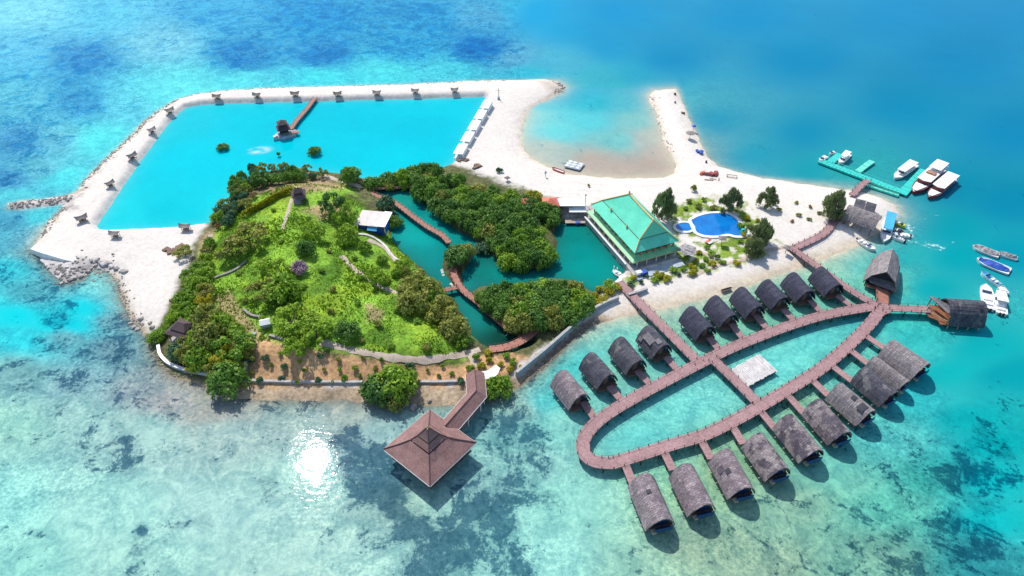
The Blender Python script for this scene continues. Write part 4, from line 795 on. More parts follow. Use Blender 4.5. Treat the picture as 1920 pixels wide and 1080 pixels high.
def arch(W, ze, zr, x, k=.9, n=10, pw=.82, z0=None):
    pts = [(x, W / 2 * math.cos(t) * k, ze + (zr - ze) * (.88 * (1 - abs(math.cos(t)) ** 2.5) + .12 * (1 - abs(math.cos(t)))) * k - .05) for t in np.linspace(0, math.pi, n + 1)]
    if z0 is not None: pts = [(x, W / 2 * k, z0)] + pts + [(x, -W / 2 * k, z0)]
    return pts
def wallx(pts, th=.12):
    n = len(pts); vs = [(p[0] - th / 2, p[1], p[2]) for p in pts] + [(p[0] + th / 2, p[1], p[2]) for p in pts]
    return MB().add(vs, [tuple(range(n)), tuple(range(2 * n - 1, n - 1, -1))] + [(k, n + k, n + (k + 1) % n, (k + 1) % n) for k in range(n)])
M['navy'] = simple('navy_panels', (.012, .075, .20), (.009, .055, .15), .5, 1.0)
def hut(a, b, mat, label, group, lower, W=5.9, ze=1.75, zr=5.5, seed=0, name='overwater_hut', extras=()):
    A, B = P(*a, ze), P(*b, ze); d = (B - A); d.z = 0; L = d.length; d.normalize(); n = Vector((-d.y, d.x, 0)); c = (A + B) / 2 + n * W / 2; rz = math.atan2(d.y, d.x)
    t = thing(name, label, 'hut', (c.x, c.y, 0), rz, group)
    rf = obj('roof', barrel(L, W, ze, zr, mat, seed, cut=(.25, .45 if lower else .2)), None, t)
    fl = MB().box((0, 0, 1.38), (L * .94, W * .9, .2)); obj('floor', fl, M['wood'], t)
    xe = L / 2 - (.75 if lower else .9)
    wl = obj('gable_wall', wallx(arch(W, ze, zr, xe, .86, z0=1.48)), M['dark_wood' if not lower else 'wood'], t)
    if lower:      # glazed sea end under the roof edge, with a little pale landing
        obj('window', wallx([(xe + .13, y, z) for _, y, z in arch(W, ze, zr, 0, .70, z0=1.75)], .08), M['glass'], t)
        obj('balcony', MB().box((L / 2 - .05, .25, 1.36), (1.4, W * .66, .14)), M['navy'], t)
        obj('balcony_screen', MB().box((L / 2 + .62, .45, 1.95), (.1, W * .60, 1.0)), M['navy'], t)
        obj('landing', MB().box((L / 2 + .45, -W * .24, 1.62), (.9, .7, .5)), M['pale_wood'], t)
    else:
        obj('door', wallx([(xe + .1, -.6, 1.5), (xe + .1, -.6, 3.6), (xe + .1, .6, 3.6), (xe + .1, .6, 1.5)], .08), M['wood'], t)
        obj('window', wallx([(xe + .1, 1.0, 2.2), (xe + .1, 1.0, 3.3), (xe + .1, 1.9, 3.3), (xe + .1, 1.9, 2.2)], .08), M['glass'], t)
        obj('porch', MB().box((L / 2 - .1, 0, 1.36), (1.6, W * .8, .12)), M['wood'], t)
    w2 = obj('gable_wall', wallx(arch(W, ze, zr, -L / 2 + .55, .86, z0=1.48)), M['wood'], t)
    for x in (-.42, 0, .42):
        for y in (-.38, .38): obj('stilt', MB().tube([(x * L, y * W, -1.5), (x * L, y * W, 1.3)], .14, 6), M['wood'], t)
    for i in range(3):
        for sd in (-1, 1):
            x = L * (-.33 + .33 * i); obj('outrigger', MB().beam((x, sd * W * .3, 1.3), (x, sd * W * .56, 1.12), .12, .12), M['pale_wood'], t)
    for (fx, ty, w_, h_, mm) in extras:     # hatches and renewed squares, laid on the shingles
        ta = ty; y = W / 2 * math.cos(ta); z = ze + (zr - ze) * (.88 * (1 - abs(math.cos(ta)) ** 2.5) + .12 * (1 - abs(math.cos(ta)))); nv = Vector((0, math.cos(ta) / (W / 2), math.sin(ta) / (zr - ze))).normalized()
        tv = Vector((0, -nv.z, nv.y)); cc = Vector((fx * L, y, z)) + nv * .16; mb = MB(); q = [cc + Vector((1, 0, 0)) * sx * w_ / 2 + tv * sy * h_ / 2 for sx, sy in ((-1, -1), (1, -1), (1, 1), (-1, 1))]
        mb.add([tuple(v - nv * .12) for v in q] + [tuple(v) for v in q], [(3, 2, 1, 0), (4, 5, 6, 7), (0, 1, 5, 4), (1, 2, 6, 5), (2, 3, 7, 6), (3, 0, 4, 7)]); obj('roof_hatch', mb, M[mm], t)
    return t
GU, GL, GG = 'dark overwater huts on the beach side of the loop', 'weathered overwater huts on the sea side of the loop', 'gangways to the overwater huts'
UP = [((1513.8,524.5),(1544.5,557),'thatch_navy','navy thatched hut at the right end of the beach side row'),
 ((1462,535.3),(1491,568.5),'thatch_navy','second navy thatched hut from the boardwalk crossing in the beach side row'),
 ((1414.4,549.7),(1445,582),'thatch_navy','third navy thatched hut from the boardwalk crossing in the beach side row'),
 ((1366,563.6),(1396.6,598.6),'thatch_navy','fourth navy thatched hut from the boardwalk crossing in the beach side row'),
 ((1316.9,581),(1348,616),'thatch_navy','navy thatched hut next to the one beside the straight boardwalk, on its right'),
 ((1272,602),(1304.4,639),'thatch_navy','navy thatched hut just right of the straight boardwalk from the hall'),
 ((1191.3,639.4),(1221.6,674.4),'thatch_slate','damaged hut with pale patched roof just left of the straight boardwalk'),
 ((1139.2,660.8),(1173,703.6),'thatch_slate','slate thatched hut next to the damaged one on its left'),
 ((1084.8,691.9),(1118.6,732),'thatch_slate','slate thatched hut between the mauve end hut and its slate neighbour'),
 ((1031,725),(1066,769.7),'thatch_mauve','pale mauve thatched hut at the left end of the beach side row')]
for i, (a, b, m_, lb) in enumerate(UP):
    ex = [(-.05, 2.1, 3.2, 1.9, 'thatch_grey_plain'), (.28, 1.75, 1.6, 1.3, 'thatch_grey_plain'), (-.33, 2.5, 1.3, 1.0, 'thatch_grey_plain')] if i == 6 else ()
    M.setdefault('thatch_grey_plain', simple('renewed_shingles', (.20, .185, .19), (.12, .11, .12), .9, 1.5, bump=.3))
    hut(a, b, m_, lb, GU, False, seed=i, extras=ex)
LO = [((1176.8,914.6),(1209.5,995.6),'thatch_mauve','mauve hut with one small dark roof hatch, nearest in the sea side row',[(-.1,1.75,.8,.9,'dark')]),
 ((1253.1,897),(1288.3,969.2),'thatch_mauve','mauve hut without hatches, second nearest in the sea side row',[]),
 ((1327.4,868.9),(1363.3,936.5),'thatch_mauve','mauve hut with two dark roof squares, third in the sea side row',[(.02,2.05,1.0,1.0,'dark'),(-.12,2.35,1.3,1.4,'thatch_dark_plain')]),
 ((1389.7,840.8),(1432.9,903.4),'thatch_patch','dark patched hut with a big bleached area on its upper roof',[]),
 ((1447.7,805.6),(1497,868.9),'thatch_patch','dark patched hut speckled with bleached squares in the sea side row',[]),
 ((1502.3,777.4),(1551.5,835.5),'thatch_patch','dark patched hut beside the plain grey one with two hatches',[]),
 ((1546.7,750),(1603.3,799.3),'thatch_grey','plain grey hut with two dark rectangular roof hatches in the sea side row',[(.02,1.7,1.0,1.1,'dark'),(.33,1.85,1.5,1.9,'dark')]),
 ((1593.3,718.3),(1646.7,763.3),'thatch_slate','slate grey hut right of the one with two rectangular hatches',[]),
 ((1621,691),(1679,735),'thatch_grey','narrow grey hut squeezed between the slate hut and the wide end hut',[]),
 ((1643,672),(1704,715),'thatch_grey','wide grey hut at the far right end of the sea side row',[])]
M['thatch_dark_plain'] = simple('worn_shingles', (.07, .06, .075), (.10, .09, .10), .9, 1.5, bump=.3)
for i, (a, b, m_, lb, ex) in enumerate(LO): hut(a, b, m_, lb, GL, True, W=(4.2 if i == 8 else 7.6 if i == 9 else 6.0), zr=(4.6 if i == 8 else 5.5), seed=20 + i, extras=ex)
GW = [((1093,752),(1118,788),'mauve end hut of the beach side row'),((1142,723),(1168,753),'slate hut beside the mauve end hut'),((1194,694),(1221,722),'slate hut next to the damaged one'),((1249,668),(1273,697),'damaged patched hut'),((1330,632),(1347,654),'navy hut right of the straight boardwalk'),((1371,606),(1394,635),'navy hut one further right of the straight boardwalk'),((1416,589),(1438,615),'fourth navy hut from the crossing'),((1469,579),(1489,601),'third navy hut from the crossing'),((1519,562),(1542,587),'second navy hut from the crossing'),((1570,553),(1598,574),'navy hut nearest the crossing'),
 ((1187,906),(1169,862),'mauve hut with the single small hatch'),((1262,881),(1241,838),'mauve hut without hatches'),((1334,860),(1311,818),'mauve hut with two dark squares'),((1394,832),(1370,793),'patched hut with the big bleached area'),((1454,804),(1425,769),'patched hut speckled with bleached squares'),((1507,774),(1476,739),'patched hut left of the plain grey one'),((1553,741),(1519,708),'plain grey hut with two hatches'),((1599,715),(1557,683),'slate hut of the sea side row'),((1632,685),(1592,654),'narrow grey hut'),((1662,655),(1616,624),'wide grey end hut')]
for i, (a, b, lb) in enumerate(GW): walk('gangway', 'reddish plank gangway leading to the ' + lb, [a, b], 1.7, DZ - .05 - .002 * i, 'gangway', GG, rail=.0, smooth=False, pile=3)
# pale floating platform inside the loop
p = [P(x, y, .8) for x, y in ((1361,699),(1396,729.5),(1457,697),(1423,665))]; c = sum(p, Vector()) / 4; t = thing('floating_platform', 'pale bleached plank platform floating inside the loop', 'platform', (c.x, c.y, 0))
ed = (p[3] - p[0]); n = 22; mb = MB()
for i in range(n):
    a0, a1 = i / n, (i + .93) / n; q = [p[0].lerp(p[3], a0), p[1].lerp(p[2], a0), p[1].lerp(p[2], a1), p[0].lerp(p[3], a1)]; j = random.uniform(-.02, .02); k = random.uniform(-.15, .15); e = (p[1] - p[0]).normalized() * k
    mb.prism([((v + e).x - c.x, (v + e).y - c.y) for v in q][::1], .98 + j, 1.12 + j)
M['bleached'] = simple('bleached_planks', (.62, .58, .55), (.46, .43, .41), .8, .7, bump=.2); obj('deck', mb, M['bleached'], t)
mb = MB(); mb.prism([((v.x - c.x) * .96, (v.y - c.y) * .96) for v in p], .55, .97); obj('frame', mb, M['wood'], t); mb = MB()
for v in p:
    for k in (.85, .3): mb.tube([((v.x - c.x) * k, (v.y - c.y) * k, -1.2), ((v.x - c.x) * k, (v.y - c.y) * k, .6)], .2, 6)
obj('support_frame', mb, M['dark_wood'], t)

# long hut at the end of the east boardwalk: open orange front, hatch in the roof
a, b = P(1772, 581, 3.2), P(1836, 585, 3.2); d = b - a; d.z = 0; L = d.length; rz = math.atan2(d.y, d.x); c = (a + b) / 2
t = thing('overwater_hut', 'long dark barrel roofed hut with open orange wooden front', 'hut', (c.x, c.y, 0), rz)
W = 8.4; obj('roof', barrel(L, W, 1.6, 6.2, 'thatch_slate', 77, cut=(.3, .3), nk=18), None, t)
obj('floor', MB().box((-.8, 0, 1.40), (L + 2, W * .86, .2)), M['orange_wood'], t)
obj('gable_wall', wallx(arch(W, 1.6, 6.2, -L / 2 + .9, .86, z0=1.5)), M['orange_wood'], t); obj('gable_wall', wallx(arch(W, 1.6, 6.2, L / 2 - .5, .86, z0=1.5)), M['dark_wood'], t)
obj('porch', MB().prism([(-L / 2 + .5, W * .43), (-L / 2 - 2.6, W * .34), (-L / 2 - 4.0, 0.6), (-L / 2 - 3.6, -1.2), (-L / 2 + .5, -W * .46)], 1.34, 1.56), M['orange_wood'], t)
obj('awning', MB().shell([(-L / 2 - 3.0, W * .40, 4.4), (-L / 2 - 2.2, W * .40, 4.6), (-L / 2 + .2, -.6, 5.2), (-L / 2 + .2, -2.0, 4.2), (-L / 2 - .4, -2.0, 4.0)][::-1], .16), M['thatch_grey_plain'], t)
obj('porch_rail', MB().beam((-L / 2 - 3.9, .5, 2.3), (-L / 2 + .4, -W * .46, 2.3), .12, .12).beam((-L / 2 - 2.6, W * .34, 2.3), (-L / 2 - 3.9, .7, 2.3), .12, .12), M['pale_wood'], t)
for x, y in ((-2.7, 2.9), (-.5, 3.5), (-.5, -3.7)): obj('porch_post', MB().box((-L / 2 + x, y, 2.9), (.2, .2, 2.9)), M['orange_wood'], t)
ta = 1.9; nv = Vector((0, math.cos(ta) / (W / 2), math.sin(ta) / 4.6)).normalized(); tv = Vector((0, -nv.z, nv.y)); cc = Vector((L * .36, W / 2 * math.cos(ta), 1.6 + 4.6 * (.88 * (1 - abs(math.cos(ta)) ** 2.5) + .12 * (1 - abs(math.cos(ta)))))) + nv * .24
q = [cc + Vector((1, 0, 0)) * sx * .45 + tv * sy * .6 for sx, sy in ((-1, -1), (1, -1), (1, 1), (-1, 1))]; obj('roof_hatch', MB().add([tuple(v - nv * .14) for v in q] + [tuple(v) for v in q], [(3, 2, 1, 0), (4, 5, 6, 7), (0, 1, 5, 4), (1, 2, 6, 5), (2, 3, 7, 6), (3, 0, 4, 7)]), M['dark'], t)
for x in (-.45, -.15, .15, .45):
    for y in (-.4, .4): obj('stilt', MB().tube([(x * L, y * W, -1.5), (x * L, y * W, 1.3)], .16, 6), M['pale_wood'], t)
# pointed gable hut north of the crossing point
a, b = P(1669, 478, 4.5), P(1657, 520, 4.5); d = b - a; d.z = 0; L = d.length + 1.5; rz = math.atan2(d.y, d.x); c = (a + b) / 2
t = thing('overwater_hut', 'large grey hut with pointed gable roof above the orange brown boardwalk', 'hut', (c.x, c.y, 0), rz); W = 8.6
def gsec(x, ze, zr, k=1.0, b_=.55): return [(x, -W / 2 * k, ze), (x, -W / 2 * k * .96, ze + (zr - ze) * .12), (x, -W / 2 * k * .68, ze + (zr - ze) * b_), (x, 0, zr), (x, W / 2 * k * .68, ze + (zr - ze) * b_), (x, W / 2 * k * .96, ze + (zr - ze) * .12), (x, W / 2 * k, ze)]
s1, s2, s3 = gsec(-L / 2, 1.7, 6.2, .72), gsec(0, 1.5, 6.9), gsec(L / 2, 1.7, 7.6, .98)
for s_ in (s3,): s3 = [(x + .16 * (z - 1.7), y, z) for x, y, z in s_]
inn = lambda s_: [(x, y * .95, z - .22) for x, y, z in s_]
mb = MB(); mb.loft([s1, s2, s3]); mb.loft([inn(s3), inn(s2), inn(s1)]); mb.loft([s3, inn(s3)]); mb.loft([inn(s1), s1]); obj('roof', uvmesh(mb.mesh('roof', M['thatch_grey'])), None, t)
obj('floor', MB().box((0, 0, 1.4), (L * .96, W * .84, .2)), M['wood'], t)
obj('gable_wall', wallx([(L / 2 - 1.2, y * .9, max(1.5, z - .5)) for _, y, z in gsec(0, 1.5, 6.9)]), M['dark'], t); obj('gable_wall', wallx([(-L / 2 + .4, y * .65, max(1.5, z - .6)) for _, y, z in gsec(0, 1.5, 6.2)]), M['wood'], t)
obj('awning', MB().shell([(L / 2 - 1.2, -W * .40, 3.4), (L / 2 + .9, -W * .30, 2.9), (L / 2 + 1.0, W * .46, 2.5), (L / 2 - 1.2, W * .42, 3.6)], .16), M['thatch_grey_plain'], t)
obj('porch', MB().box((L / 2 + .2, 0, 1.42), (1.8, W * .7, .16)), M['deck_brown'], t)
for x in (-.42, 0, .42):
    for y in (-.4, .4): obj('stilt', MB().tube([(x * L, y * W, -1.5), (x * L, y * W, 1.3)], .16, 6), M['wood'], t)
# boat shed and its lean-to on the sand tip
def shed(name, q, z, zr, label, mat, cat='shed', posts=True):
    p = [P(x, y, z) for x, y in q]; c = (p[0] + p[2]) / 2; d = p[1] - p[0]; rz = math.atan2(d.y, d.x); Lx = d.length; Wy = ((p[3] - p[0]).length + (p[2] - p[1]).length) / 2
    g = max(0, hz(c.x, c.y)); t = thing(name, label, cat, (c.x, c.y, g), rz); return t, Lx, Wy, z - g, zr - g
t, Lx, Wy, ze, zr = shed('boat_shed', ((1578,411),(1637,432),(1652,411),(1595,392)), 3.2, 6.0, 'large grey thatched boat shed on the sand tip', 'thatch_grey')
obj('roof', barrel(Lx, Wy, ze, zr, 'thatch_grey', 91, nk=14, cut=(.2, .2)), None, t)
for x in (-.42, -.14, .14, .42):
    for y in (-.4, .4): obj('post', MB().box((x * Lx, y * Wy, ze / 2 - .2), (.22, .22, ze + .8)), M['wood'], t)
obj('back_wall', MB().box((-Lx * .44, 0, ze / 2), (.12, Wy * .8, ze)), M['wood'], t)
t, Lx, Wy, ze, zr = shed('lean_to', ((1596,391),(1637,402),(1646,386),(1606,374)), 3.0, 3.6, 'low lean-to of two flat grey panels behind the boat shed', 'thatch_grey')
for sx in (-1, 1): obj('roof_panel', uvmesh(MB().shell([(sx * Lx * .25 - Lx * .235, -Wy / 2, ze - .15), (sx * Lx * .25 + Lx * .235, -Wy / 2, ze - .15 - .1 * sx), (sx * Lx * .25 + Lx * .235, Wy / 2, ze + .5 - .1 * sx), (sx * Lx * .25 - Lx * .235, Wy / 2, ze + .5)], .15).mesh('roof_panel', M['thatch_slate'])), None, t)
for x in (-.45, 0, .45):
    for y in (-.42, .42): obj('post', MB().box((x * Lx, y * Wy, ze / 2 - .2), (.16, .16, ze + .2)), M['wood'], t)
# ================================================================== big square pavilion on the water with its covered walkway
ze = 4.2; cs = [P(x, y, ze) for x, y in ((727,850),(812,915),(885,825),(800,762))]; c = sum(cs, Vector()) / 4; c.z = 0
d1 = ((cs[1] - cs[0]) + (cs[2] - cs[3])).normalized(); rz = math.atan2(d1.y, d1.x); hs = 6.7
t = thing('pavilion', 'big square red brown tiled pavilion standing in the water with a tiered pyramid roof', 'pavilion', c, rz)
def ring(h, z): return [(-h, -h, z), (h, -h, z), (h, h, z), (-h, h, z)]
def pyr(mb, lo, hi):
    for k in range(4): mb.add([lo[k], lo[(k + 1) % 4], hi[(k + 1) % 4], hi[k]], [(0, 1, 2, 3)])
mb = MB(); mid = [(x, y, z) for x, y, z in ring(hs * .62, 5.55)]
pyr(mb, ring(hs, ze), mid); pyr(mb, mid, ring(2.75, 6.55)); pyr(mb, ring(hs * .97, ze - .12), ring(2.3, 6.1)); pyr(mb, ring(hs, ze), ring(hs * .97, ze - .12)); obj('roof', mb, M['tile'], t)
mb = MB(); pyr(mb, ring(2.6, 6.75), ring(1.65, 7.75)); pyr(mb, ring(2.6, 6.75), ring(2.4, 6.5)); obj('roof_tier', mb, M['tile'], t)
mb = MB(); pyr(mb, ring(1.55, 7.95), ring(.12, 10.3)); pyr(mb, ring(1.55, 7.95), ring(1.4, 7.7)); obj('roof_tier', mb, M['tile'], t)
for sx, sy in ((-1,-1),(1,-1),(1,1),(-1,1)):
    obj('ridge', MB().tube([(sx * hs, sy * hs, ze + .06), (sx * hs * .62, sy * hs * .62, 5.62), (sx * 2.75, sy * 2.75, 6.62)], .13, 5), M['ridge'], t); obj('ridge', MB().tube([(sx * 2.55, sy * 2.55, 6.82), (sx * 1.6, sy * 1.6, 7.85), (sx * .1, sy * .1, 10.35)], .10, 5), M['ridge'], t)
mb = MB().tube([(0, 0, 10.2), (0, 0, 10.9)], [.22, .06], 6)
for k in range(4): a = k * 1.5708 + .785; mb.tube([(0, 0, 10.4), (.5 * math.cos(a), .5 * math.sin(a), 10.3), (.9 * math.cos(a), .9 * math.sin(a), 10.75)], [.09, .07, .03], 4)
obj('finial', mb, M['gold'], t)
for k in range(4):
    q = ring(hs + .03, ze - .22); p, r_ = Vector(q[k]), Vector(q[(k + 1) % 4]); obj('fascia', MB().beam(p.lerp(r_, .01), p.lerp(r_, .99), .08, .28), M['white'], t)
for x in (-.82, -.28, .28, .82):
    for y in (-.82, -.28, .28, .82):
        if abs(x) > .8 or abs(y) > .8: obj('post', MB().box((x * hs, y * hs, 3.0), (.26, .26, 3.0)), M['white'], t)
obj('floor', MB().box((0, 0, 1.4), (hs * 1.78, hs * 1.78, .24)), M['wood'], t); mb = MB()
for x in (-.75, -.25, .25, .75):
    for y in (-.75, -.25, .25, .75): mb.tube([(x * hs, y * hs, -1.5), (x * hs, y * hs, 1.3)], .18, 6)
mb.box((0, 0, 1.2), (hs * 1.6, .3, .2)); obj('support_frame', mb, M['dark_wood'], t); mb = MB()
for k in range(4): q = ring(hs * .86, 2.35); mb.beam(q[k], q[(k + 1) % 4], .12, .12)
obj('railing', mb, M['wood'], t)
for y in (-.3, 0.35): obj('bench', MB().box((y * hs, -.2 * hs, 1.8), (1.6, 2.6, .5)), M['wood'], t)
# covered walkway: gabled roof along a bent line
ln = [P(890, 692, 5.4), P(893.5, 732, 5.4), P(836, 797, 5.4)]; o = Vector((ln[1].x, ln[1].y, 0)); t = thing('covered_walkway', 'bent covered walkway with red brown gabled roof joining the pavilion to the shore', 'walkway roof', o)
nn = [Vector((-(ln[1] - ln[0]).normalized().y, (ln[1] - ln[0]).normalized().x, 0)), None, Vector((-(ln[2] - ln[1]).normalized().y, (ln[2] - ln[1]).normalized().x, 0))]; m_ = (nn[0] + nn[2]).normalized(); m_ /= m_.dot(nn[0]); nn[1] = m_
for k in (0, 1):
    mb = MB()
    for sd in (-1, 1):
        a, b = ln[k] - o, ln[k + 1] - o; e = [a, b, b + nn[k + 1] * sd * 2.15 - Vector((0, 0, 1.5)), a + nn[k] * sd * 2.15 - Vector((0, 0, 1.5))]; mb.shell(e if sd < 0 else e[::-1], .14)
    obj('roof', mb, M['tile'], t); obj('ridge', MB().tube([ln[k] - o + Vector((0, 0, .05)), ln[k + 1] - o + Vector((0, 0, .05))], .11, 5), M['ridge'], t)
    for sd in (-1, 1): a, b = ln[k] - o + nn[k] * sd * 2.17 - Vector((0, 0, 1.62)), ln[k + 1] - o + nn[k + 1] * sd * 2.17 - Vector((0, 0, 1.62)); obj('fascia', MB().beam(a, b, .06, .24), M['white'], t)
    mb = MB()
    for f in (.08, .5, .92):
        for sd in (-1, 1):
            p = (ln[k] - o).lerp(ln[k + 1] - o, f) + nn[k * 2] * sd * 1.6; obj('post', MB().box((p.x, p.y, 2.0), (.2, .2, 3.9)), M['white'], t)
    a, b = ln[k] - o, ln[k + 1] - o; obj('deck', MB().beam((a.x, a.y, 1.55 + .01 * k), (b.x, b.y, 1.55 + .01 * k), 3.2, .2), M['deck'], t)
for q, hh, lb in ((((907,712),(930,708),(938,690),(930,683),(912,695)), 2.4, 'upper white sheet of the little shelter beside the covered walkway'), (((903,706),(921,703),(920,693),(901,697)), 1.9, 'lower white sheet of the little shelter beside the covered walkway')):
    p = [PT(x, y, hh) for x, y in q]; c = sum(p, Vector()) / len(p); t = thing('sheet_shelter', lb, 'shelter', c); p3 = [(v.x - c.x, v.y - c.y, hh + .12 * math.sin(3 * i)) for i, v in enumerate(p)]
    obj('roof_sheet', MB().shell(p3, .07), M['canvas'], t)
    for v in p3[:4]: obj('post', MB().box((v[0] * .9, v[1] * .9, hh / 2 - .3), (.12, .12, hh + .4)), M['wood'], t)

# ================================================================== green roofed hall
ze = 6.4; A, B, C_ = P(1190, 475, ze), P(1272, 450, ze), P(1112, 383, ze); dx = (B - A); dx.normalize(); dy = (C_ - A); dy.normalize()
ax = (math.atan2(dx.y, dx.x) + math.atan2(dy.y, dy.x) - math.pi / 2) / 2; Wd, Ln = (B - A).length, (C_ - A).length; g = 1.75; ze -= g
t = thing('hall', 'two storey hall with large mint green hipped roof and gold ridges beside the dark lagoon', 'hall', (A.x, A.y, g), ax)
c_, s_ = math.cos(ax), math.sin(ax)
def loc2(px_, py_, z): p = P(px_, py_, z + g); dx_, dy_ = p.x - A.x, p.y - A.y; return (dx_ * c_ + dy_ * s_, -dx_ * s_ + dy_ * c_)
best = min(np.arange(7, 15, .1), key=lambda z: abs(loc2(1225, 413, z)[0] - Wd / 2)); zr = float(best); yr0 = loc2(1225, 413, zr)[1]; yr1 = loc2(1173, 366, zr + .5)[1]
yr1 = min(yr1, Ln - 1.0); h1 = ze + (zr - ze) * .33; i1 = 2.6
eave = [(0, 0, ze), (Wd, 0, ze), (Wd, Ln, ze), (0, Ln, ze)]; brk = [(i1, i1 * .9, h1), (Wd - i1, i1 * .9, h1), (Wd - i1, Ln - i1 * .8, h1), (i1, Ln - i1 * .8, h1)]; r0, r1 = (Wd / 2, yr0, zr), (Wd / 2, yr1, zr + .5)
mb = MB(); 
for k in range(4): mb.add([eave[k], eave[(k + 1) % 4], brk[(k + 1) % 4], brk[k]], [(0, 1, 2, 3)])
mb.add([brk[0], brk[1], r0], [(0, 1, 2)]).add([brk[1], brk[2], r1, r0], [(0, 1, 2, 3)]).add([brk[2], brk[3], r1], [(0, 1, 2)]).add([brk[3], brk[0], r0, r1], [(0, 1, 2, 3)])
lo = [(x + (.3 if x == 0 else -.3), y + (.3 if y == 0 else -.3), ze - .25) for x, y, z in eave]; mb.add(lo, [(3, 2, 1, 0)])
for k in range(4): mb.add([lo[k], lo[(k + 1) % 4], eave[(k + 1) % 4], eave[k]], [(0, 1, 2, 3)])
obj('roof', mb, M['green'], t)
up = lambda p, k=.12: (p[0], p[1], p[2] + k)
obj('roof_ridge', MB().tube([up(r0), up(((r0[0] + r1[0]) / 2, (r0[1] + r1[1]) / 2, zr + .1)), up(r1, .2)], .24, 6), M['gold'], t)
for e, bk, r_ in ((eave[0], brk[0], r0), (eave[1], brk[1], r0), (eave[2], brk[2], r1), (eave[3], brk[3], r1)): obj('hip_ridge', MB().tube([up(e, .35), up(tuple(e[i] * .6 + bk[i] * .4 for i in range(3)), .06), up(bk), up(r_)], [.12, .14, .16, .18], 6), M['gold'], t)
for k in range(4): obj('roof_step', MB().beam(up(brk[k], .05), up(brk[(k + 1) % 4], .05), .14, .12), M['ridge'], t)
for y in (.35, .7):
    obj('roof_ornament', MB().blob((i1 * .9, Ln * y, h1 + .3), .35, (1, 1, 1.5), 3), M['gold'], t)
obj('roof_ornament', MB().blob(up(r1, .6), .3, (1, 1, 2.6), 4), M['gold'], t)
obj('upper_wall', MB().box((Wd / 2, Ln / 2, (ze + 3.0) / 2), (Wd - 2.6, Ln - 2.6, ze - 3.0 - .04)), M['brick'], t)
nwin = 11
for i in range(nwin):
    y = 2.2 + (Ln - 4.4) * i / (nwin - 1)
    for x in (1.24, Wd - 1.24): obj('window', MB().box((x, y, 3.95), (.1, 1.1, 1.1)), M['dark'], t)
    obj('column', MB().box((.75, y + .9, ze / 2 - .1), (.28, .28, ze - .5)), M['gold' if i % 3 == 0 else 'brick'], t)
for i in range(6):
    x = 1.9 + (Wd - 3.8) * i / 5; obj('window', MB().box((x, 1.24, 3.95), (1.1, .1, 1.1)), M['dark'], t); obj('column', MB().box((x + .7, .75, ze / 2 - .1), (.28, .28, ze - .5)), M['brick'], t)
mb = MB(); o_ = [(-.7, -.7, 2.0), (Wd + .7, -.7, 2.0), (Wd + .7, Ln + .7, 2.0), (-.7, Ln + .7, 2.0)]; i_ = [(1.25, 1.25, 2.95), (Wd - 1.25, 1.25, 2.95), (Wd - 1.25, Ln - 1.25, 2.95), (1.25, Ln - 1.25, 2.95)]
for k in range(4): mb.shell([o_[k], o_[(k + 1) % 4], i_[(k + 1) % 4], i_[k]], .16)
obj('skirt_roof', mb, M['green_pale'], t)
obj('lower_wall', MB().box((Wd / 2, Ln / 2, 1.0), (Wd - 2.8, Ln - 2.8, 2.3)), M['dark'], t)
for k in range(4):
    obj('fascia', MB().beam(Vector(o_[k]).lerp(Vector(o_[(k + 1) % 4]), .005) - Vector((0, 0, .2)), Vector(o_[k]).lerp(Vector(o_[(k + 1) % 4]), .995) - Vector((0, 0, .2)), .08, .2), M['gold'], t)
obj('plinth', MB().box((Wd / 2, Ln / 2, -.35), (Wd + 2.6, Ln + 2.6, .6)), M['concrete'], t)
for i in range(9): obj('lower_post', MB().box((-.45, 1 + (Ln - 2) * i / 8, .85), (.2, .2, 2.0)), M['white'], t)
for i in range(5): obj('lower_post', MB().box((1 + (Wd - 2) * i / 4, -.45, .85), (.2, .2, 2.0)), M['white'], t)
# quay along the lagoon, terrace in front, clutter
q = [PT(x, y) for x, y in ((1096,414),(1172,506),(1188,520),(1200,512),(1116,412))]; o = q[0].copy(); o.z = 0; t = thing('quay', 'grey paved quay with pale edge along the lagoon side of the green roofed hall', 'quay', o)
obj('paving', MB().prism([((v - o).x, (v - o).y) for v in q], .3, 1.98), M['concrete'], t); mb = MB(); mb.beam((0, 0, 2.05), (q[1].x - o.x, q[1].y - o.y, 2.05), .4, .3); obj('kerb', mb, M['white'], t)
t = thing('terrace', 'pale concrete terrace slab in front of the green roofed hall', 'terrace', PT(1235, 512)); p0 = PT(1235, 512)
obj('paving', MB().prism([((PT(x, y) - p0).x, (PT(x, y) - p0).y) for x, y in ((1190,528),(1284,498),(1277,486),(1195,512))], -.4, .22), M['bluewall'], t)
for k, (x, y, mm, dd, lb) in enumerate(((1197,516,'white',(1.8,1.4,1.3),'white boat shaped stall at the corner of the hall terrace'),(1206,515,'blue_tarp',(2.2,1.6,1.2),'blue covered table at the corner of the hall terrace'),(1083,421,'blue_tarp',(1.6,1.2,1.0),'blue covered crate on the little dock by the white sheds'))):
    p = PT(x, y); t = thing('covered_table', lb, 'table', p); obj('cover', MB().box((0, 0, dd[2] * .72), (dd[0], dd[1], dd[2] * .55), .4, .88), M[mm], t); [obj('leg', MB().box((a * dd[0] * .4 * .92 + 0, b * dd[1] * .34, .25), (.1, .1, .9), .4), M['wood'], t) for a in (-1, 1) for b in (-1, 1)]
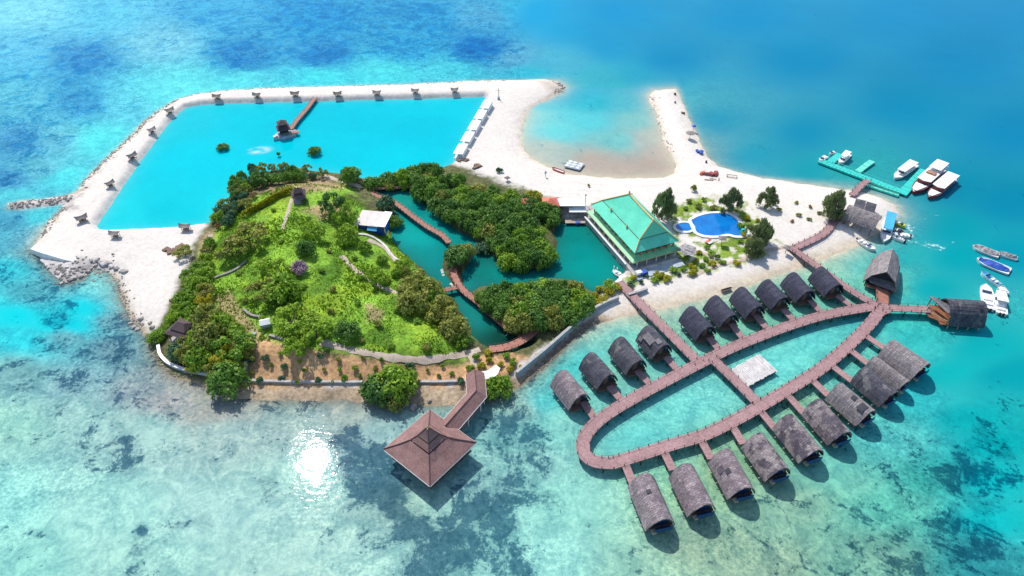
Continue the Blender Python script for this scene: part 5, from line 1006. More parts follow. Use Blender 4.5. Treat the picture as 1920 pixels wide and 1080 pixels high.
# white swan-like paddle boats near the gate
for x, y, lb in ((1154,513,'white paddle boat moored left of the quay end by the gate'), (1160,516,'white paddle boat touching the quay end by the gate')):
    p = P(x, y, 0); t = thing('paddle_boat', lb, 'boat', p, 1.9); secs = [[(X, Y * w_, z) for Y, z in ((-.7, .55), (-.5, -.1), (.5, -.1), (.7, .55))] for X, w_ in ((-1.2, .7), (-.4, 1), (.6, .95), (1.3, .2))]; obj('hull', MB().loft(secs, True), M['white'], t)
    obj('seat', MB().box((-.3, 0, .75), (.5, 1.0, .4)), M['canvas'], t); obj('bow_neck', MB().tube([(1.0, 0, .5), (1.3, 0, 1.2), (1.1, 0, 1.7), (1.4, 0, 1.75)], [.2, .13, .1, .12], 6), M['white'], t)
# small houses by the big grove
def house(name, label, px_, py_, rz, dims, roofm, wallm, hip=True, cat='house', up_=2.5):
    p = PT(px_, py_, up_); t = thing(name, label, cat, p, rz); L, W, h, rh = dims; o_ = .5
    obj('wall', MB().box((0, 0, h / 2 - .2), (L, W, h + .4)), M[wallm], t); e = [(-L/2-o_, -W/2-o_, h), (L/2+o_, -W/2-o_, h), (L/2+o_, W/2+o_, h), (-L/2-o_, W/2+o_, h)]; k = W / 2 if hip else 0
    a, b = (-L/2 - (0 if hip else o_) + k * .9, 0, h + rh), (L/2 + (0 if hip else o_) - k * .9, 0, h + rh); mb = MB().shell([e[0], e[1], b, a], .14).shell([e[2], e[3], a, b], .14)
    mb.shell([e[1], e[2], b], .14).shell([e[3], e[0], a], .14); obj('roof', mb, M[roofm], t)
    obj('door', MB().box((0, -W / 2 - .03, .9), (.9, .08, 1.9)), M['wood'], t); [obj('window', MB().box((x, -W / 2 - .03, 1.5), (.9, .08, .8)), M['dark'], t) for x in (-L * .3, L * .3)]; return t
house('house', 'small house with salmon red hipped roof beside the white sheds', 1033, 379, .05, (4.2, 4.0, 2.6, 1.3), 'orange', 'brick')
house('house', 'little red roofed house half hidden in the big grove', 983, 375, .1, (3.0, 2.6, 2.2, .9), 'orange', 'brick')
def flat(name, label, px_, py_, rz, L, W, h, tilt, mm, posts=True, cat='shed', wall=None):
    p = PT(px_, py_, h); t = thing(name, label, cat, p, rz); obj('roof', MB().shell([(-L/2, -W/2, h - tilt), (L/2, -W/2, h - tilt * .9), (L/2, W/2, h + tilt), (-L/2, W/2, h + tilt)], .12), M[mm], t)
    [obj('post', MB().box((x * L * .46, y * W * .44, h / 2 - .35), (.16, .16, h + .45 - .3)), M['wood'], t) for x in (-1, 0, 1) for y in (-1, 1)]
    if wall: obj('back_wall', MB().box((0, W * .42, h / 2 - .3), (L * .9, .1, h)), M[wall], t)
    return t
flat('sheet_shed', 'long white sheet roofed shed right of the salmon roofed house', 1070, 379, .0, 8.5, 3.6, 2.8, .15, 'canvas', wall='white')
flat('sheet_shed', 'small white sheet roofed shed over the lagoon dock', 1083, 390, .0, 5.2, 3.4, 2.5, .35, 'canvas')
t = thing('dock', 'weathered little dock at the lagoon end of the white sheds', 'dock', P(1078, 418, 0)); obj('deck', MB().box((0, 0, .8), (6.0, 2.6, .2)), M['pale_wood'], t); mb = MB(); [mb.tube([(x, y, -1.2), (x, y, .7)], .14, 6) for x in (-2.6, 0, 2.6) for y in (-1, 1)]; mb.box((0, 0, .62), (5.6, .2, .16)); obj('support_frame', mb, M['wood'], t)
p = PT(1097, 384); t = thing('lamp_post', 'dark post standing at the right end of the white sheds', 'post', p); obj('pole', MB().tube([(0, 0, -.2), (0, 0, 3.4)], [.09, .06], 6), M['dark_wood'], t); obj('lamp', MB().box((0, 0, 3.5), (.4, .4, .3)), M['dark'], t)

# ================================================================== swimming pools
M['poolwater'] = simple('pool_water', (.004, .19, .52), (.003, .13, .43), .08, .25, fine=.08)
def pool(label, pts, off):
    z = max(hz(*PT(x, y)[:2]) for x, y in pts) ; g = spline(np.array([P(x, y, z)[:2] for x, y in pts + pts[:1]]), .6)[:-1]; c = g.mean(0); zz = max(float(zg(g[:, 0], g[:, 1]).max()), z)
    t = thing('swimming_pool', label, 'pool', (c[0], c[1], zz)); q = g - c; dd = q - np.roll(q, 1, 0) + np.roll(q, -1, 0) - q; dd /= np.linalg.norm(dd, axis=1)[:, None]; nr = np.stack([dd[:, 1], -dd[:, 0]], 1)
    if np.sum(q[:, 0] * np.roll(q[:, 1], -1) - q[:, 1] * np.roll(q[:, 0], -1)) < 0: nr = -nr
    o_ = q + nr * off; n = len(q); rings = [[(x, y, -.5) for x, y in o_], [(x, y, .32) for x, y in o_], [(x, y, .34) for x, y in q], [(x, y, .05) for x, y in q]]
    mb = MB().loft(rings, True, False); obj('rim', mb, M['white'], t); obj('water', MB().add([(x, y, .2) for x, y in q], [tuple(range(n))] if True else []), M['poolwater'], t); return t
k_ = lambda L: [(1080 + x / 4.571, 330 + y / 4.571) for x, y in L]
pool('large deep blue swimming pool with white rim in the sandy garden', k_([(985,385),(1050,352),(1150,328),(1270,328),(1340,352),(1390,400),(1420,445),(1465,488),(1440,512),(1370,518),(1300,503),(1200,518),(1100,513),(1038,490),(1018,455)]), 1.0)
pool('small round deep blue pool at the left end of the large one', k_([(855,430),(900,408),(955,408),(990,432),(995,458),(960,478),(895,474),(858,455)]), .8)
t = thing('pool_slide', 'small green slide in the right corner of the large pool', 'slide', PT(1391, 436)); obj('chute', MB().box((0, 0, .8), (1.4, 1.0, .9), .5, .6), M['pontoon'], t); obj('ladder', MB().box((.9, .4, .9), (.3, .6, 1.5)), M['white'], t)
def umbrella(label, px_, py_, r_, h, mm, name='sunshade', cat='sunshade', n=8, sag=.5, sq=False):
    p = PT(px_, py_, h); t = thing(name, label, cat, p, random.uniform(0, 3)); n = 4 if sq else n; vs = [(0, 0, h + sag)] + [(r_ * math.cos(6.2832 * k / n), r_ * math.sin(6.2832 * k / n), h) for k in range(n)] + [(r_ * .97 * math.cos(6.2832 * k / n), r_ * .97 * math.sin(6.2832 * k / n), h - .14) for k in range(n)] + [(0, 0, h + sag - .15)]
    mb = MB().add(vs, [(0, 1 + k, 1 + (k + 1) % n) for k in range(n)] + [(1 + k, 1 + n + k, 1 + n + (k + 1) % n, 1 + (k + 1) % n) for k in range(n)] + [(2 * n + 1, 1 + n + (k + 1) % n, 1 + n + k) for k in range(n)]); obj('canopy', mb, M[mm], t); obj('pole', MB().tube([(0, 0, -.2), (0, 0, h + sag * .7)], .08, 6), M['wood'], t); return t
umbrella('square dark grey sunshade on the near edge of the large pool', 1355, 446, 1.5, 2.4, 'thatch_hut', sq=True)
umbrella('round grey thatched parasol on the sand spit above the blue heap', 1295, 249, 1.7, 2.2, 'thatch_hut')
umbrella('little blue parasol at the seaward edge of the sand spit', 1301, 236, .9, 2.0, 'blue_tarp')
umbrella('pale thatched shelter at the near right corner of the green roofed hall', 1289, 468, 2.9, 2.6, 'grey_tarp', 'shelter', 'shelter', 5, .6)
umbrella('small brown sunshade on the beach left of the boardwalk start', 1476, 463, 1.3, 2.2, 'thatch_hut', sq=True)
umbrella('folded bluish parasol standing alone on the sand near the orange canoe', 1023, 324, .45, 1.6, 'bluewall', sag=.9)
umbrella('low dark sunshade on the sand just right of the big grove', 951, 333, 1.1, 1.2, 'thatch_hut', sq=True)
for x, y, mm, lb in ((1326,455,'orange','orange sun lounger below the near edge of the pool'),(1331,457,'canvas','white sun lounger below the near edge of the pool')):
    p = PT(x, y); t = thing('sun_lounger', lb, 'lounger', p, .6); obj('seat', MB().box((0, 0, .4), (1.4, .7, .14)), M[mm], t); obj('backrest', MB().beam((.65, 0, .45), (1.1, 0, .95), .7, .12), M[mm], t); [obj('leg', MB().box((a * .6, b * .28, .15), (.08, .08, .4)), M['wood'], t) for a in (-1, 1) for b in (-1, 1)]

# ================================================================== little saddle roofed shelters round the bright lagoon
def gazebo():
    t = thing('beach_gazebo', 'x', 'gazebo'); mb = MB(); W, L = 1.45, 1.9
    secs = []
    for x in np.linspace(-1, 1, 9):
        r_ = 2.6 + .5 * abs(x) ** 1.8; w_ = W * (1 - .12 * x * x); secs.append([(x * L * 1.05, -w_, 1.85), (x * L * 1.08, -w_ * .45, 1.85 + (r_ - 1.85) * .42), (x * L * (1.05 + .18 * abs(x)), 0, r_), (x * L * 1.08, w_ * .45, 1.85 + (r_ - 1.85) * .42), (x * L * 1.05, w_, 1.85)])
    mb.loft(secs); mb.loft([[(a, b * .96, c - .14) for a, b, c in s_] for s_ in secs][::-1]); obj('roof', mb, M['thatch_hut'], t)
    for a in (-1, 1):
        for b in (-1, 1): obj('post', MB().box((a * 1.2, b * .95, .85), (.13, .13, 2.3)), M['wood'], t)
    obj('bench', MB().box((0, 0, .5), (2.2, 1.5, .14)), M['pale_wood'], t); obj('table', MB().box((0, 0, .72), (.8, .5, .3)), M['wood'], t); return t
gz = gazebo(); first = True; gz.scale = (.78,) * 3
GZ_L = [(405,176,.1,'at the left end of the far row above the bright lagoon'),(480,173,.05,'second from the left in the far row above the bright lagoon'),(552,171,.0,'just left of the pier foot in the far row'),(632,171,.05,'just right of the pier foot in the far row'),(706,169,.0,'third from the right in the far row above the bright lagoon'),(778,165,.05,'second from the right in the far row above the bright lagoon'),(852,163,.0,'at the right end of the far row, nearest the white cabanas'),
 (316,202,.9,'at the bend of the dyke, top of the left row'),(282,238,.95,'second from the bend in the left row on the dyke'),(245,287,.9,'third from the bend in the left row on the dyke'),(203,338,.95,'fourth from the bend in the left row on the dyke'),(150,403,.6,'at the near left corner where the groin meets the dyke'),(212,432,.0,'on the near sand of the bright lagoon, left of two'),(345,419,.0,'on the near sand of the bright lagoon, beside the hill')]
for i, (x, y, rz, lb) in enumerate(GZ_L):
    p = PT(x, y, 2.3); lb = 'small grey thatched gazebo ' + lb; sc = random.uniform(.68, .8); rz += random.uniform(-.2, .2)
    if first: gz.location = p; gz.rotation_euler = (0, 0, rz); gz['label'] = lb; gz['group'] = 'gazebos round the bright lagoon'; first = False
    else: dup(gz, p, rz, sc, lb)
# white canvas cabanas
a0, a1 = P(912, 197, 3.4), P(864, 279, 3.4); dv = (a1 - a0).normalized(); rz = math.atan2(dv.y, dv.x)
cb = thing('cabana', 'x', 'cabana', (0, 0, 0), rz, 'white cabanas along the bright lagoon')
L, W, h = (a1 - a0).length / 4 * .86, 3.3, 2.2; obj('roof', MB().shell([(-L/2, -W/2, h), (L/2, -W/2, h), (L/2, W/2, h + .12), (-L/2, W/2, h + .12)], .2), M['canvas'], cb)
obj('back_wall', MB().box((0, W * .45, h / 2 - .12), (L * .9, .1, h - .3)), M['canvas'], cb); obj('side_wall', MB().box((-L * .46, 0, h / 2 - .12), (.1, W * .8, h - .3)), M['canvas'], cb)
[obj('post', MB().box((x * L * .45, y * W * .38, h / 2 - .22), (.14, .14, h + .02)), M['white'], cb) for x in (-1, 1) for y in (-1, 1)]; obj('platform', MB().box((0, 0, .2), (L, W * .95, .3)), M['white'], cb); obj('daybed', MB().box((0, .2, .6), (L * .6, W * .5, .45)), M['canvas'], cb)
for i, lb in enumerate(('white canvas cabana farthest along the lagoon edge, beside the dark pole', 'white canvas cabana second from the dark pole', 'middle one of the five white canvas cabanas', 'white canvas cabana second from the grove', 'white canvas cabana nearest the grove')):
    p = a0.lerp(a1, i / 4); p.z = max(hz(p.x, p.y), 1.2)
    if i == 0: cb.location = p; cb['label'] = lb
    else: dup(cb, p, rz, 1, lb)
p = PT(935, 186); t = thing('pole', 'tall thin dark pole with crossbar at the far end of the cabanas', 'pole', p); obj('mast', MB().tube([(0, 0, -.3), (0, 0, 4.6)], [.12, .07], 6), M['dark_wood'], t); obj('crossbar', MB().box((0, 0, 3.6), (1.1, .1, .1)), M['dark_wood'], t); obj('base_block', MB().box((0, 0, .5), (.9, .9, 1.0)), M['bluewall'], t)
# dark two tier hut on its rock platform in the bright lagoon
p = P(536, 254, 0); t = thing('lagoon_hut', 'dark two tier hut on a stone platform at the end of the pier', 'hut', p, .4)
obj('platform', MB().prism([(-4.6, -2.2), (-1, -3.0), (3.2, -2.4), (4.2, .5), (2.6, 2.8), (-1.6, 2.6), (-3.4, .6)], -.6, 1.0), M['bluewall'], t)
obj('wall', MB().box((-.3, .2, 2.0), (3.0, 2.8, 2.2)), M['dark_wood'], t)
def tier(z0, z1, h0, h1, nm='roof', mm='tile_dark'):
    mb = MB(); pyr(mb, [(x - .3, y + .2, z) for x, y, z in ring(h0, z0)], [(x - .3, y + .2, z) for x, y, z in ring(h1, z1)]); pyr(mb, [(x - .3, y + .2, z) for x, y, z in ring(h0, z0)], [(x - .3, y + .2, z) for x, y, z in ring(h0 * .8, z0 - .05)]); mb.add([(x - .3, y + .2, z) for x, y, z in ring(h1, z1)], [(0, 1, 2, 3)]); return obj(nm, mb, M[mm], t)
tier(3.0, 4.2, 2.3, 1.1); obj('upper_wall', MB().box((-.3, .2, 4.5), (1.9, 1.9, .9)), M['dark_wood'], t); tier(4.9, 6.1, 1.8, .15, 'upper_roof')
obj('steps', MB().box((-3.6, -1.6, 1.15), (1.6, 1.2, .4)).box((-3.2, -1.5, 1.5), (.8, 1.2, .3)), M['pale_rock'], t); obj('side_deck', MB().box((3.4, -1.2, 1.22), (2.6, 1.8, .2)), M['deck_brown'], t)
mb = MB(); [mb.box((x, -2.3 + .05 * x, 1.5), (.12, .12, 1.0)) for x in (-1.5, -.5, .5, 1.5, 2.5)]; mb.beam((-1.6, -2.4, 1.95), (2.6, -2.2, 1.95), .1, .1); obj('railing', mb, M['pale_wood'], t)

# ================================================================== buildings and walls on the hill
def tiered(label, px_, py_, rz, w, l, h, mm, up_, lower=True, name='gazebo'):
    p = PT(px_, py_, up_); t = thing(name, label, 'gazebo', p, rz)
    def rr(a, b, z): return [(-a, -b, z), (a, -b, z), (a, b, z), (-a, b, z)]
    mb = MB(); pyr(mb, rr(w, l, h), rr(w * .55, l * .55, h + .75)); pyr(mb, rr(w, l, h), rr(w * .9, l * .9, h - .1)); obj('roof', mb, M[mm], t)
    mb = MB(); q = rr(w * .62, l * .62, h + .95); mb.shell([q[0], q[1], (w * .3, 0, h + 2.1), (-w * .3, 0, h + 2.1)], .1).shell([q[2], q[3], (-w * .3, 0, h + 2.1), (w * .3, 0, h + 2.1)], .1).shell([q[1], q[2], (w * .3, 0, h + 2.1)], .1).shell([q[3], q[0], (-w * .3, 0, h + 2.1)], .1); obj('roof_tier', mb, M[mm], t)
    [obj('post', MB().box((x * w * .8, y * l * .8, h / 2 - .2), (.2, .2, h + .3)), M['wood'], t) for x in (-1, 1) for y in (-1, 1)]; obj('floor', MB().box((0, 0, .2), (w * 1.8, l * 1.8, .3)), M['concrete'], t)
    obj('back_wall', MB().box((0, l * .7, h / 2), (w * 1.5, .12, h)), M['wood'], t); return t
tiered('dark hexagon like gazebo with brown black roof at the top of the hill', 559, 361, .3, 2.1, 2.1, 2.6, 'tile_dark', 3.0)
tiered('brown tiled two tier pavilion among the trees by the left shore', 342, 612, -.35, 3.4, 2.9, 2.8, 'tile_dark', 3.6, name='tiled_pavilion')
p = PT(702, 428); t = thing('tarp_shed', 'white roofed shed with bright blue tarpaulin walls on the hill by the channel', 'shed', p, -.12); L, W, h = 8.2, 5.2, 3.3
obj('roof', MB().shell([(-L/2 - .6, -W/2 - .4, h - .2), (L/2 + .2, -W/2 - .6, h - .3), (L/2 + .9, W/2 + .4, h + .6), (-L/2 + .2, W/2 + .5, h + .7)], .14), M['pale_roof'], t)
obj('roof_panel', MB().shell([(L/2 - 1.9, -W/2 - .55, h - .12), (L/2 + .25, -W/2 - .6, h - .14), (L/2 + .95, W/2 + .4, h + .76), (L/2 - 1.3, W/2 + .45, h + .78)], .1), M['white'], t)
obj('tarpaulin', MB().box((0, -W / 2 + .1, h / 2 - .5), (L * .94, .14, h - .2)), M['blue_tarp'], t); obj('tarpaulin', MB().box((L / 2 - .2, .2, h / 2 - .5), (.14, W * .8, h - .2)), M['blue_tarp'], t); obj('tarpaulin', MB().box((-L / 2 + .3, .2, h / 2 - .5), (.14, W * .8, h - .2)), M['blue_tarp'], t)
obj('awning', MB().shell([(-.8, -W/2 - 1.4, h - 1.2), (2.0, -W/2 - 1.4, h - 1.3), (2.0, -W/2, h - .5), (-.8, -W/2, h - .5)], .06), M['sky_tarp'], t); [obj('post', MB().box((x * L * .44, -W / 2 - .3, h / 2 - .4), (.14, .14, h)), M['wood'], t) for x in (-1, 0, 1)]
p = PT(497, 604, 1.4); t = thing('garden_shrine', 'small pale blue and white shrine on the hill beside the lower meadow trees', 'shrine', p, .3); obj('base_block', MB().box((0, 0, .5), (1.8, 1.4, 1.4)), M['bluewall'], t); obj('roof', MB().shell([(-1.3, -1.1, 1.5), (1.3, -1.1, 1.5), (1.2, 0, 2.2), (-1.2, 0, 2.2)], .1).shell([(1.3, 1.1, 1.5), (-1.3, 1.1, 1.5), (-1.2, 0, 2.2), (1.2, 0, 2.2)], .1), M['canvas'], t)
def wall(name, label, pts, th, h, mm, lift=0.0, cat='wall', base=None, cap=None):
    g = np.array([PT(*q)[:2] for q in pts]) if base is None else np.array([P(x, y, base)[:2] for x, y in pts]); c = spline(g, .9); o = Vector((c[0][0], c[0][1], 0)); secs = []; cs2 = []
    for i in range(len(c)):
        d = c[min(i + 1, len(c) - 1)] - c[max(i - 1, 0)]; d /= np.linalg.norm(d) + 1e-9; n_ = np.array([-d[1], d[0]]); z = (hz(*c[i]) if base is None else base) + h + lift; a, b = c[i] + n_ * th / 2 - c[0], c[i] - n_ * th / 2 - c[0]
        zb = -1.0 if base is not None else z - h - 1.0
        secs.append([(a[0], a[1], z), (a[0], a[1], zb), (b[0], b[1], zb), (b[0], b[1], z)]); a, b = c[i] + n_ * (th / 2 + .08) - c[0], c[i] - n_ * (th / 2 + .08) - c[0]; cs2.append([(a[0], a[1], z + .12), (a[0], a[1], z), (b[0], b[1], z), (b[0], b[1], z + .12)])
    if not cap: return tag(obj(name, MB().loft(secs, True), M[mm], None, o), label, cat)
    t = thing(name, label, cat, o); obj('wall_body', MB().loft(secs, True), M[mm], t); obj('coping', MB().loft(cs2, True), M[cap], t); return t
wall('sea_wall', 'long curved grey sea wall from the covered walkway round to the boardwalk gate', [(968,698),(990,680),(1015,660),(1045,634),(1075,608),(1105,583),(1135,566),(1160,556)], .55, 0, 'bluewall', cap='concrete', base=2.3)
wall('sea_wall', 'short pale sea wall running right from the boardwalk gate', [(1178,552),(1200,545),(1214,540)], .5, 0, 'bluewall', cap='concrete', base=2.2)
wall('retaining_wall', 'long straight low grey wall at the foot of the bare brown slope', [(448,715),(520,717),(600,718),(680,718)], .5, .5, 'concrete', cap='concrete')
wall('retaining_wall', 'low grey wall between the big shore trees and the covered walkway', [(775,718),(820,718),(872,716)], .5, .5, 'concrete', cap='concrete')
wall('shore_wall', 'curved pale blue wall round the lower left corner of the hill', [(298,650),(302,668),(318,684),(345,695),(380,702),(412,707)], .6, .7, 'bluewall', cap='white')
wall('garden_wall', 'mossy stone wall climbing the left side of the hill', [(396,526),(420,516),(445,505),(462,491)], .6, .5, 'stone')
wall('garden_wall', 'pale stone wall beside the channel below the tarpaulin shed', [(672,440),(700,446),(722,462),(735,480),(748,490)], .6, .4, 'pale_rock')
wall('garden_wall', 'short dark stone wall at the top of the brown slope near the shrine', [(458,582),(470,592),(488,596)], .6, .6, 'stone')
wall('garden_wall', 'blue grey concrete channel edge running down among the lower left trees', [(478,625),(470,650),(455,668),(440,685)], .8, .5, 'bluewall')
wall('garden_wall', 'low stone wall along the sandy path at the foot of the meadow', [(505,630),(530,637),(548,641)], .6, .5, 'stone')
wall('channel_edge', 'rough pale stone bank beside the brown footbridge in the lower grove', [(898,580),(915,598),(935,618),(955,632)], .8, .5, 'pale_rock')
wall('channel_edge', 'white stone edge on the left side of the islet', [(828,505),(833,520),(845,532),(855,540)], .7, .4, 'pale_rock')
p = PT(395, 694, 1.5); t = thing('tarpaulin_cover', 'faded blue tarpaulin cover behind the very dark shore tree', 'tarpaulin', PT(452, 688, 1.2), .2); obj('sheet', MB().shell([(-1.5, -1, 1.0), (1.5, -1.1, 1.1), (1.4, 1, 1.9), (-1.4, 1.1, 1.8)], .06), M['bluewall'], t); [obj('post', MB().box((x, y, .6), (.1, .1, 1.6)), M['wood'], t) for x in (-1.2, 1.2) for y in (-.8, .8)]

# ================================================================== stones
bk = random.Random(3)
def boulder(x, y, r_, mm, label, group=None, z=None, sq=(1, .8, .6)):
    p = PT(x, y); p.z = max(p.z, -.1) + r_ * .15; return tag(obj('boulder', MB().blob((0, 0, 0), r_, sq, bk.random(), .22, 2), M[mm], None, p, bk.uniform(0, 6)), label, 'boulder', group)
for i in range(9): boulder(176 + i * 7.0 + bk.uniform(-2, 2), 489 + i * 2.0 + max(0, i - 5) * 1.6 + bk.uniform(-2, 2), bk.uniform(.7, 1.15), 'pale_rock' if i % 2 else 'rock', 'large boulder in the curved line of stones edging the left sand', 'boulders edging the left sand')
for x, y in ((245,607),(252,614),(264,598),(282,606),(285,614),(258,618)): boulder(x, y, bk.uniform(.5, .8), 'rock', 'dark boulder at the shore below the white sand left of the hill', 'boulders below the left sand')
for i in range(12): boulder(112 + i * 6 + bk.uniform(-3, 3), 533 - i * 2.2 - max(0, i - 8) * 3 + bk.uniform(-2, 2), bk.uniform(.45, .8), 'rock', 'dark boulder on the outer edge of the stony point', 'boulders of the stony point')
for x, y in ((775,764),(762,760),(805,752)): boulder(x, y, 1.0 if x == 775 else .6, 'orange_wood' if False else 'rock', 'brown boulder in the shallows between the shore trees and the pavilion', 'boulders by the pavilion')
p = P(88, 472, .8); secs = []
for s_, w_, h_ in ((-8.8, .4, .6), (-8.2, 1.4, 1.5), (-5, 1.7, 1.8), (0, 1.7, 1.9), (5, 1.4, 1.7), (8, .6, 1.0)): secs.append([(s_, w_ * 1.2, -.8), (s_, w_, h_ * .8), (s_, 0, h_), (s_, -w_, h_ * .8), (s_, -w_ * 1.2, -.8)])
q = P(125, 484, .8); tag(obj('breakwater', MB().loft(secs, True), M['white'], None, ((p.x + q.x) / 2, (p.y + q.y) / 2, .3), math.atan2(q.y - p.y, q.x - p.x)), 'long smooth white breakwater block at the left tip of the sand', 'breakwater')
mb = MB()
def rub(line, n, wd, r0, r1):
    g = spline(np.array([P(x, y, .5)[:2] for x, y in line]), .5)
    for i in range(n):
        c = g[bk.randrange(len(g))] + np.array([bk.gauss(0, wd), bk.gauss(0, wd)]); z = max(hz(c[0], c[1]), -.1); r_ = bk.uniform(r0, r1)
        mb.blob((c[0], c[1], z + r_ * .1), r_, (1, bk.uniform(.6, 1), .6), bk.random(), .25, 1)
rub([(150,350),(200,297),(240,260),(290,214),(330,187)], 330, .9, .15, .42); rub([(20,386),(80,380),(135,372)], 130, 1.0, .2, .5); rub([(110,500),(150,515),(190,500)], 160, 2.2, .2, .55); rub([(205,515),(222,540),(238,580),(262,612)], 170, 1.2, .15, .4); rub([(340,181),(420,170),(560,163),(800,156),(960,150)], 260, .5, .12, .32); rub([(1040,153),(1056,163),(1040,176)], 70, .9, .2, .5); rub([(286,655),(320,700),(400,730),(440,742)], 150, 1.0, .12, .35); rub([(1224,180),(1238,240),(1262,290)], 90, .8, .12, .35); rub([(1000,700),(1050,650),(1110,608)], 120, 1.6, .12, .3); rub([(120,388),(95,412),(80,440)], 120, 1.0, .15, .4)
o = obj('rubble', mb, M['rock']); tag(o, 'loose rubble stones strewn along the outer edges of the sand', 'rubble'); o['kind'] = 'stuff'

# ================================================================== beach clutter
p = P(1077, 311, .3); t = thing('raft', 'square pale raft with dark pattern at the edge of the shallow bay', 'raft', (p.x, p.y, .1), -.45); obj('deck', MB().box((0, 0, .45), (5.6, 4.6, .35)), M['bluewall'], t)
for i in range(9): obj('float_block', MB().box((-2 + 1.9 * (i % 3) + random.uniform(-.2, .2), -1.5 + 1.45 * (i // 3), .68), (1.2, .8, .12), random.uniform(-.5, .5)), M['canvas' if i % 2 else 'white'], t)
def hullsecs(L, W, H, bow=.35, n=9, rake=.15):
    secs = []
    for i in range(n):
        f = i / (n - 1); x = (f - .5) * L; w_ = W / 2 * (1 if f < 1 - bow else math.sqrt(max(0.003, 1 - ((f - 1 + bow) / bow) ** 2))) * (.86 + .14 * min(1, f * 5)); sh = H * (1 + .28 * max(0, f - .5) * 2)
        secs.append([(x + rake * L * max(0, f - .8), -w_, sh), (x, -w_ * .78, -.25), (x, 0, -.4 if f < .95 else .0), (x, w_ * .78, -.25), (x + rake * L * max(0, f - .8), w_, sh)])
    return secs
def hull(t, L, W, H, mm, name='hull', inner=None, **k):
    s_ = hullsecs(L, W, H, **k); mb = MB().loft(s_); 
    mb.add(s_[0], [(0, 1, 2, 3, 4)]); mb.add(s_[-1], [(4, 3, 2, 1, 0)]); obj(name, mb, M[mm], t)
    dk = [[(a[0][0], a[0][1] * .93, a[0][2] - (.12 if not inner else .32)), (a[4][0], a[4][1] * .93, a[4][2] - (.12 if not inner else .32))] for a in s_]; mb = MB().loft(dk); rim = [[a[0], (d[0][0], d[0][1], a[0][2]), d[0]] for a, d in zip(s_, dk)]; rim2 = [[d[1], (d[1][0], d[1][1], a[4][2]), a[4]] for a, d in zip(s_, dk)]
    obj('deck', mb, M[inner or mm], t); obj('gunwale', MB().loft(rim).loft(rim2), M[mm], t)
def heading(a, b, z=0.0):
    p, q = P(*a, z), P(*b, z); return Vector(((p.x + q.x) / 2, (p.y + q.y) / 2, 0)), math.atan2(q.y - p.y, q.x - p.x), (q - p).length
p, rz, L = heading((1057,322), (1037,315), 1.0); p.z = hz(p.x, p.y) + .35; t = thing('canoe', 'orange and white canoe lying on the sand by the raft', 'canoe', p, rz); hull(t, L * 1.1, 1.1, .5, 'orange', inner='canvas', bow=.45)
p, rz, L = heading((1355,541), (1372,536), 1.5); p.z = hz(p.x, p.y) + .3; t = thing('canoe', 'small dark canoe on the beach behind the row of navy huts', 'canoe', p, rz); hull(t, L * 1.1, .8, .4, 'pale_wood', inner='dark', bow=.45)
def clutter(name, label, cat, px_, py_, mm, dd, n=5, leg=None):
    p = PT(px_, py_); t = thing(name, label, cat, p, random.uniform(0, 3)); rr = random.Random(px_); mb = MB()
    for i in range(n): mb.box((rr.uniform(-.5, .5) * dd[0], rr.uniform(-.5, .5) * dd[1], dd[2] * (.2 + .5 * rr.random())), (dd[0] * rr.uniform(.4, .8), dd[1] * rr.uniform(.3, .7), dd[2] * .45), rr.uniform(0, 3), .85)
    return tag(obj(name, mb, M[mm], None, p), label, cat) if bpy.data.objects.remove(t) is None else None
clutter('timber_heap', 'heap of red brown boards on the sand at the foot of the spit', 'timber heap', 1336, 327, 'red', (3.4, 2.0, 1.0), 8); clutter('orange_heap', 'heap of orange floats on the sand left of the red board heap', 'float heap', 1315, 327, 'orange', (1.8, 1.4, 1.0), 5)
clutter('blue_heap', 'heap of blue floats on the sand spit below the round parasol', 'float heap', 1312, 287, 'blue_tarp', (1.6, 1.8, .9), 6); clutter('dark_crates', 'pair of dark crates near the far end of the sand spit', 'crates', 1267, 178, 'dark', (1.2, .9, 1.0), 3); clutter('dark_crates', 'dark crate pile second from the far end of the sand spit', 'crates', 1267, 193, 'dark', (.9, .7, .8), 3); clutter('dark_crates', 'dark crate pile on the spit just above the blue parasol', 'crates', 1280, 213, 'dark', (1.3, .9, .9), 4); clutter('dark_crates', 'dark crates standing where the spit joins the beach', 'crates', 1324, 305, 'dark', (.7, 1.2, 1.0), 3)
clutter('driftwood', 'brown driftwood pile on the sand between the grove and the far cabanas', 'driftwood', 893, 313, 'wood', (2.6, 2.4, .6), 7); clutter('driftwood', 'brown branch pile at the foot of the nearest white cabana', 'driftwood', 868, 300, 'wood', (3.0, 1.6, .5), 7)
clutter('brush_pile', 'pile of cut brown branches on the white sand left of the hill', 'brush pile', 325, 468, 'wood', (4.0, 3.0, .8), 10); clutter('plank_pile', 'long pale planks lying on the sand below the red board heap', 'planks', 1340, 337, 'pale_wood', (4.0, .6, .35), 4)
p = PT(1372, 332); t = thing('wooden_frame', 'bare wooden frame lying on the sand right of the red board heap', 'frame', p, -.3); [obj('beam', MB().beam(a, b, .14, .14), M['wood'], t) for a, b in (((-1.6, -.8, .3), (1.6, -.8, .35)), ((-1.6, .8, .3), (1.6, .8, .35)), ((-1.55, -.7, .3), (-1.55, .7, .3)), ((1.55, -.7, .35), (1.55, .7, .35)))]

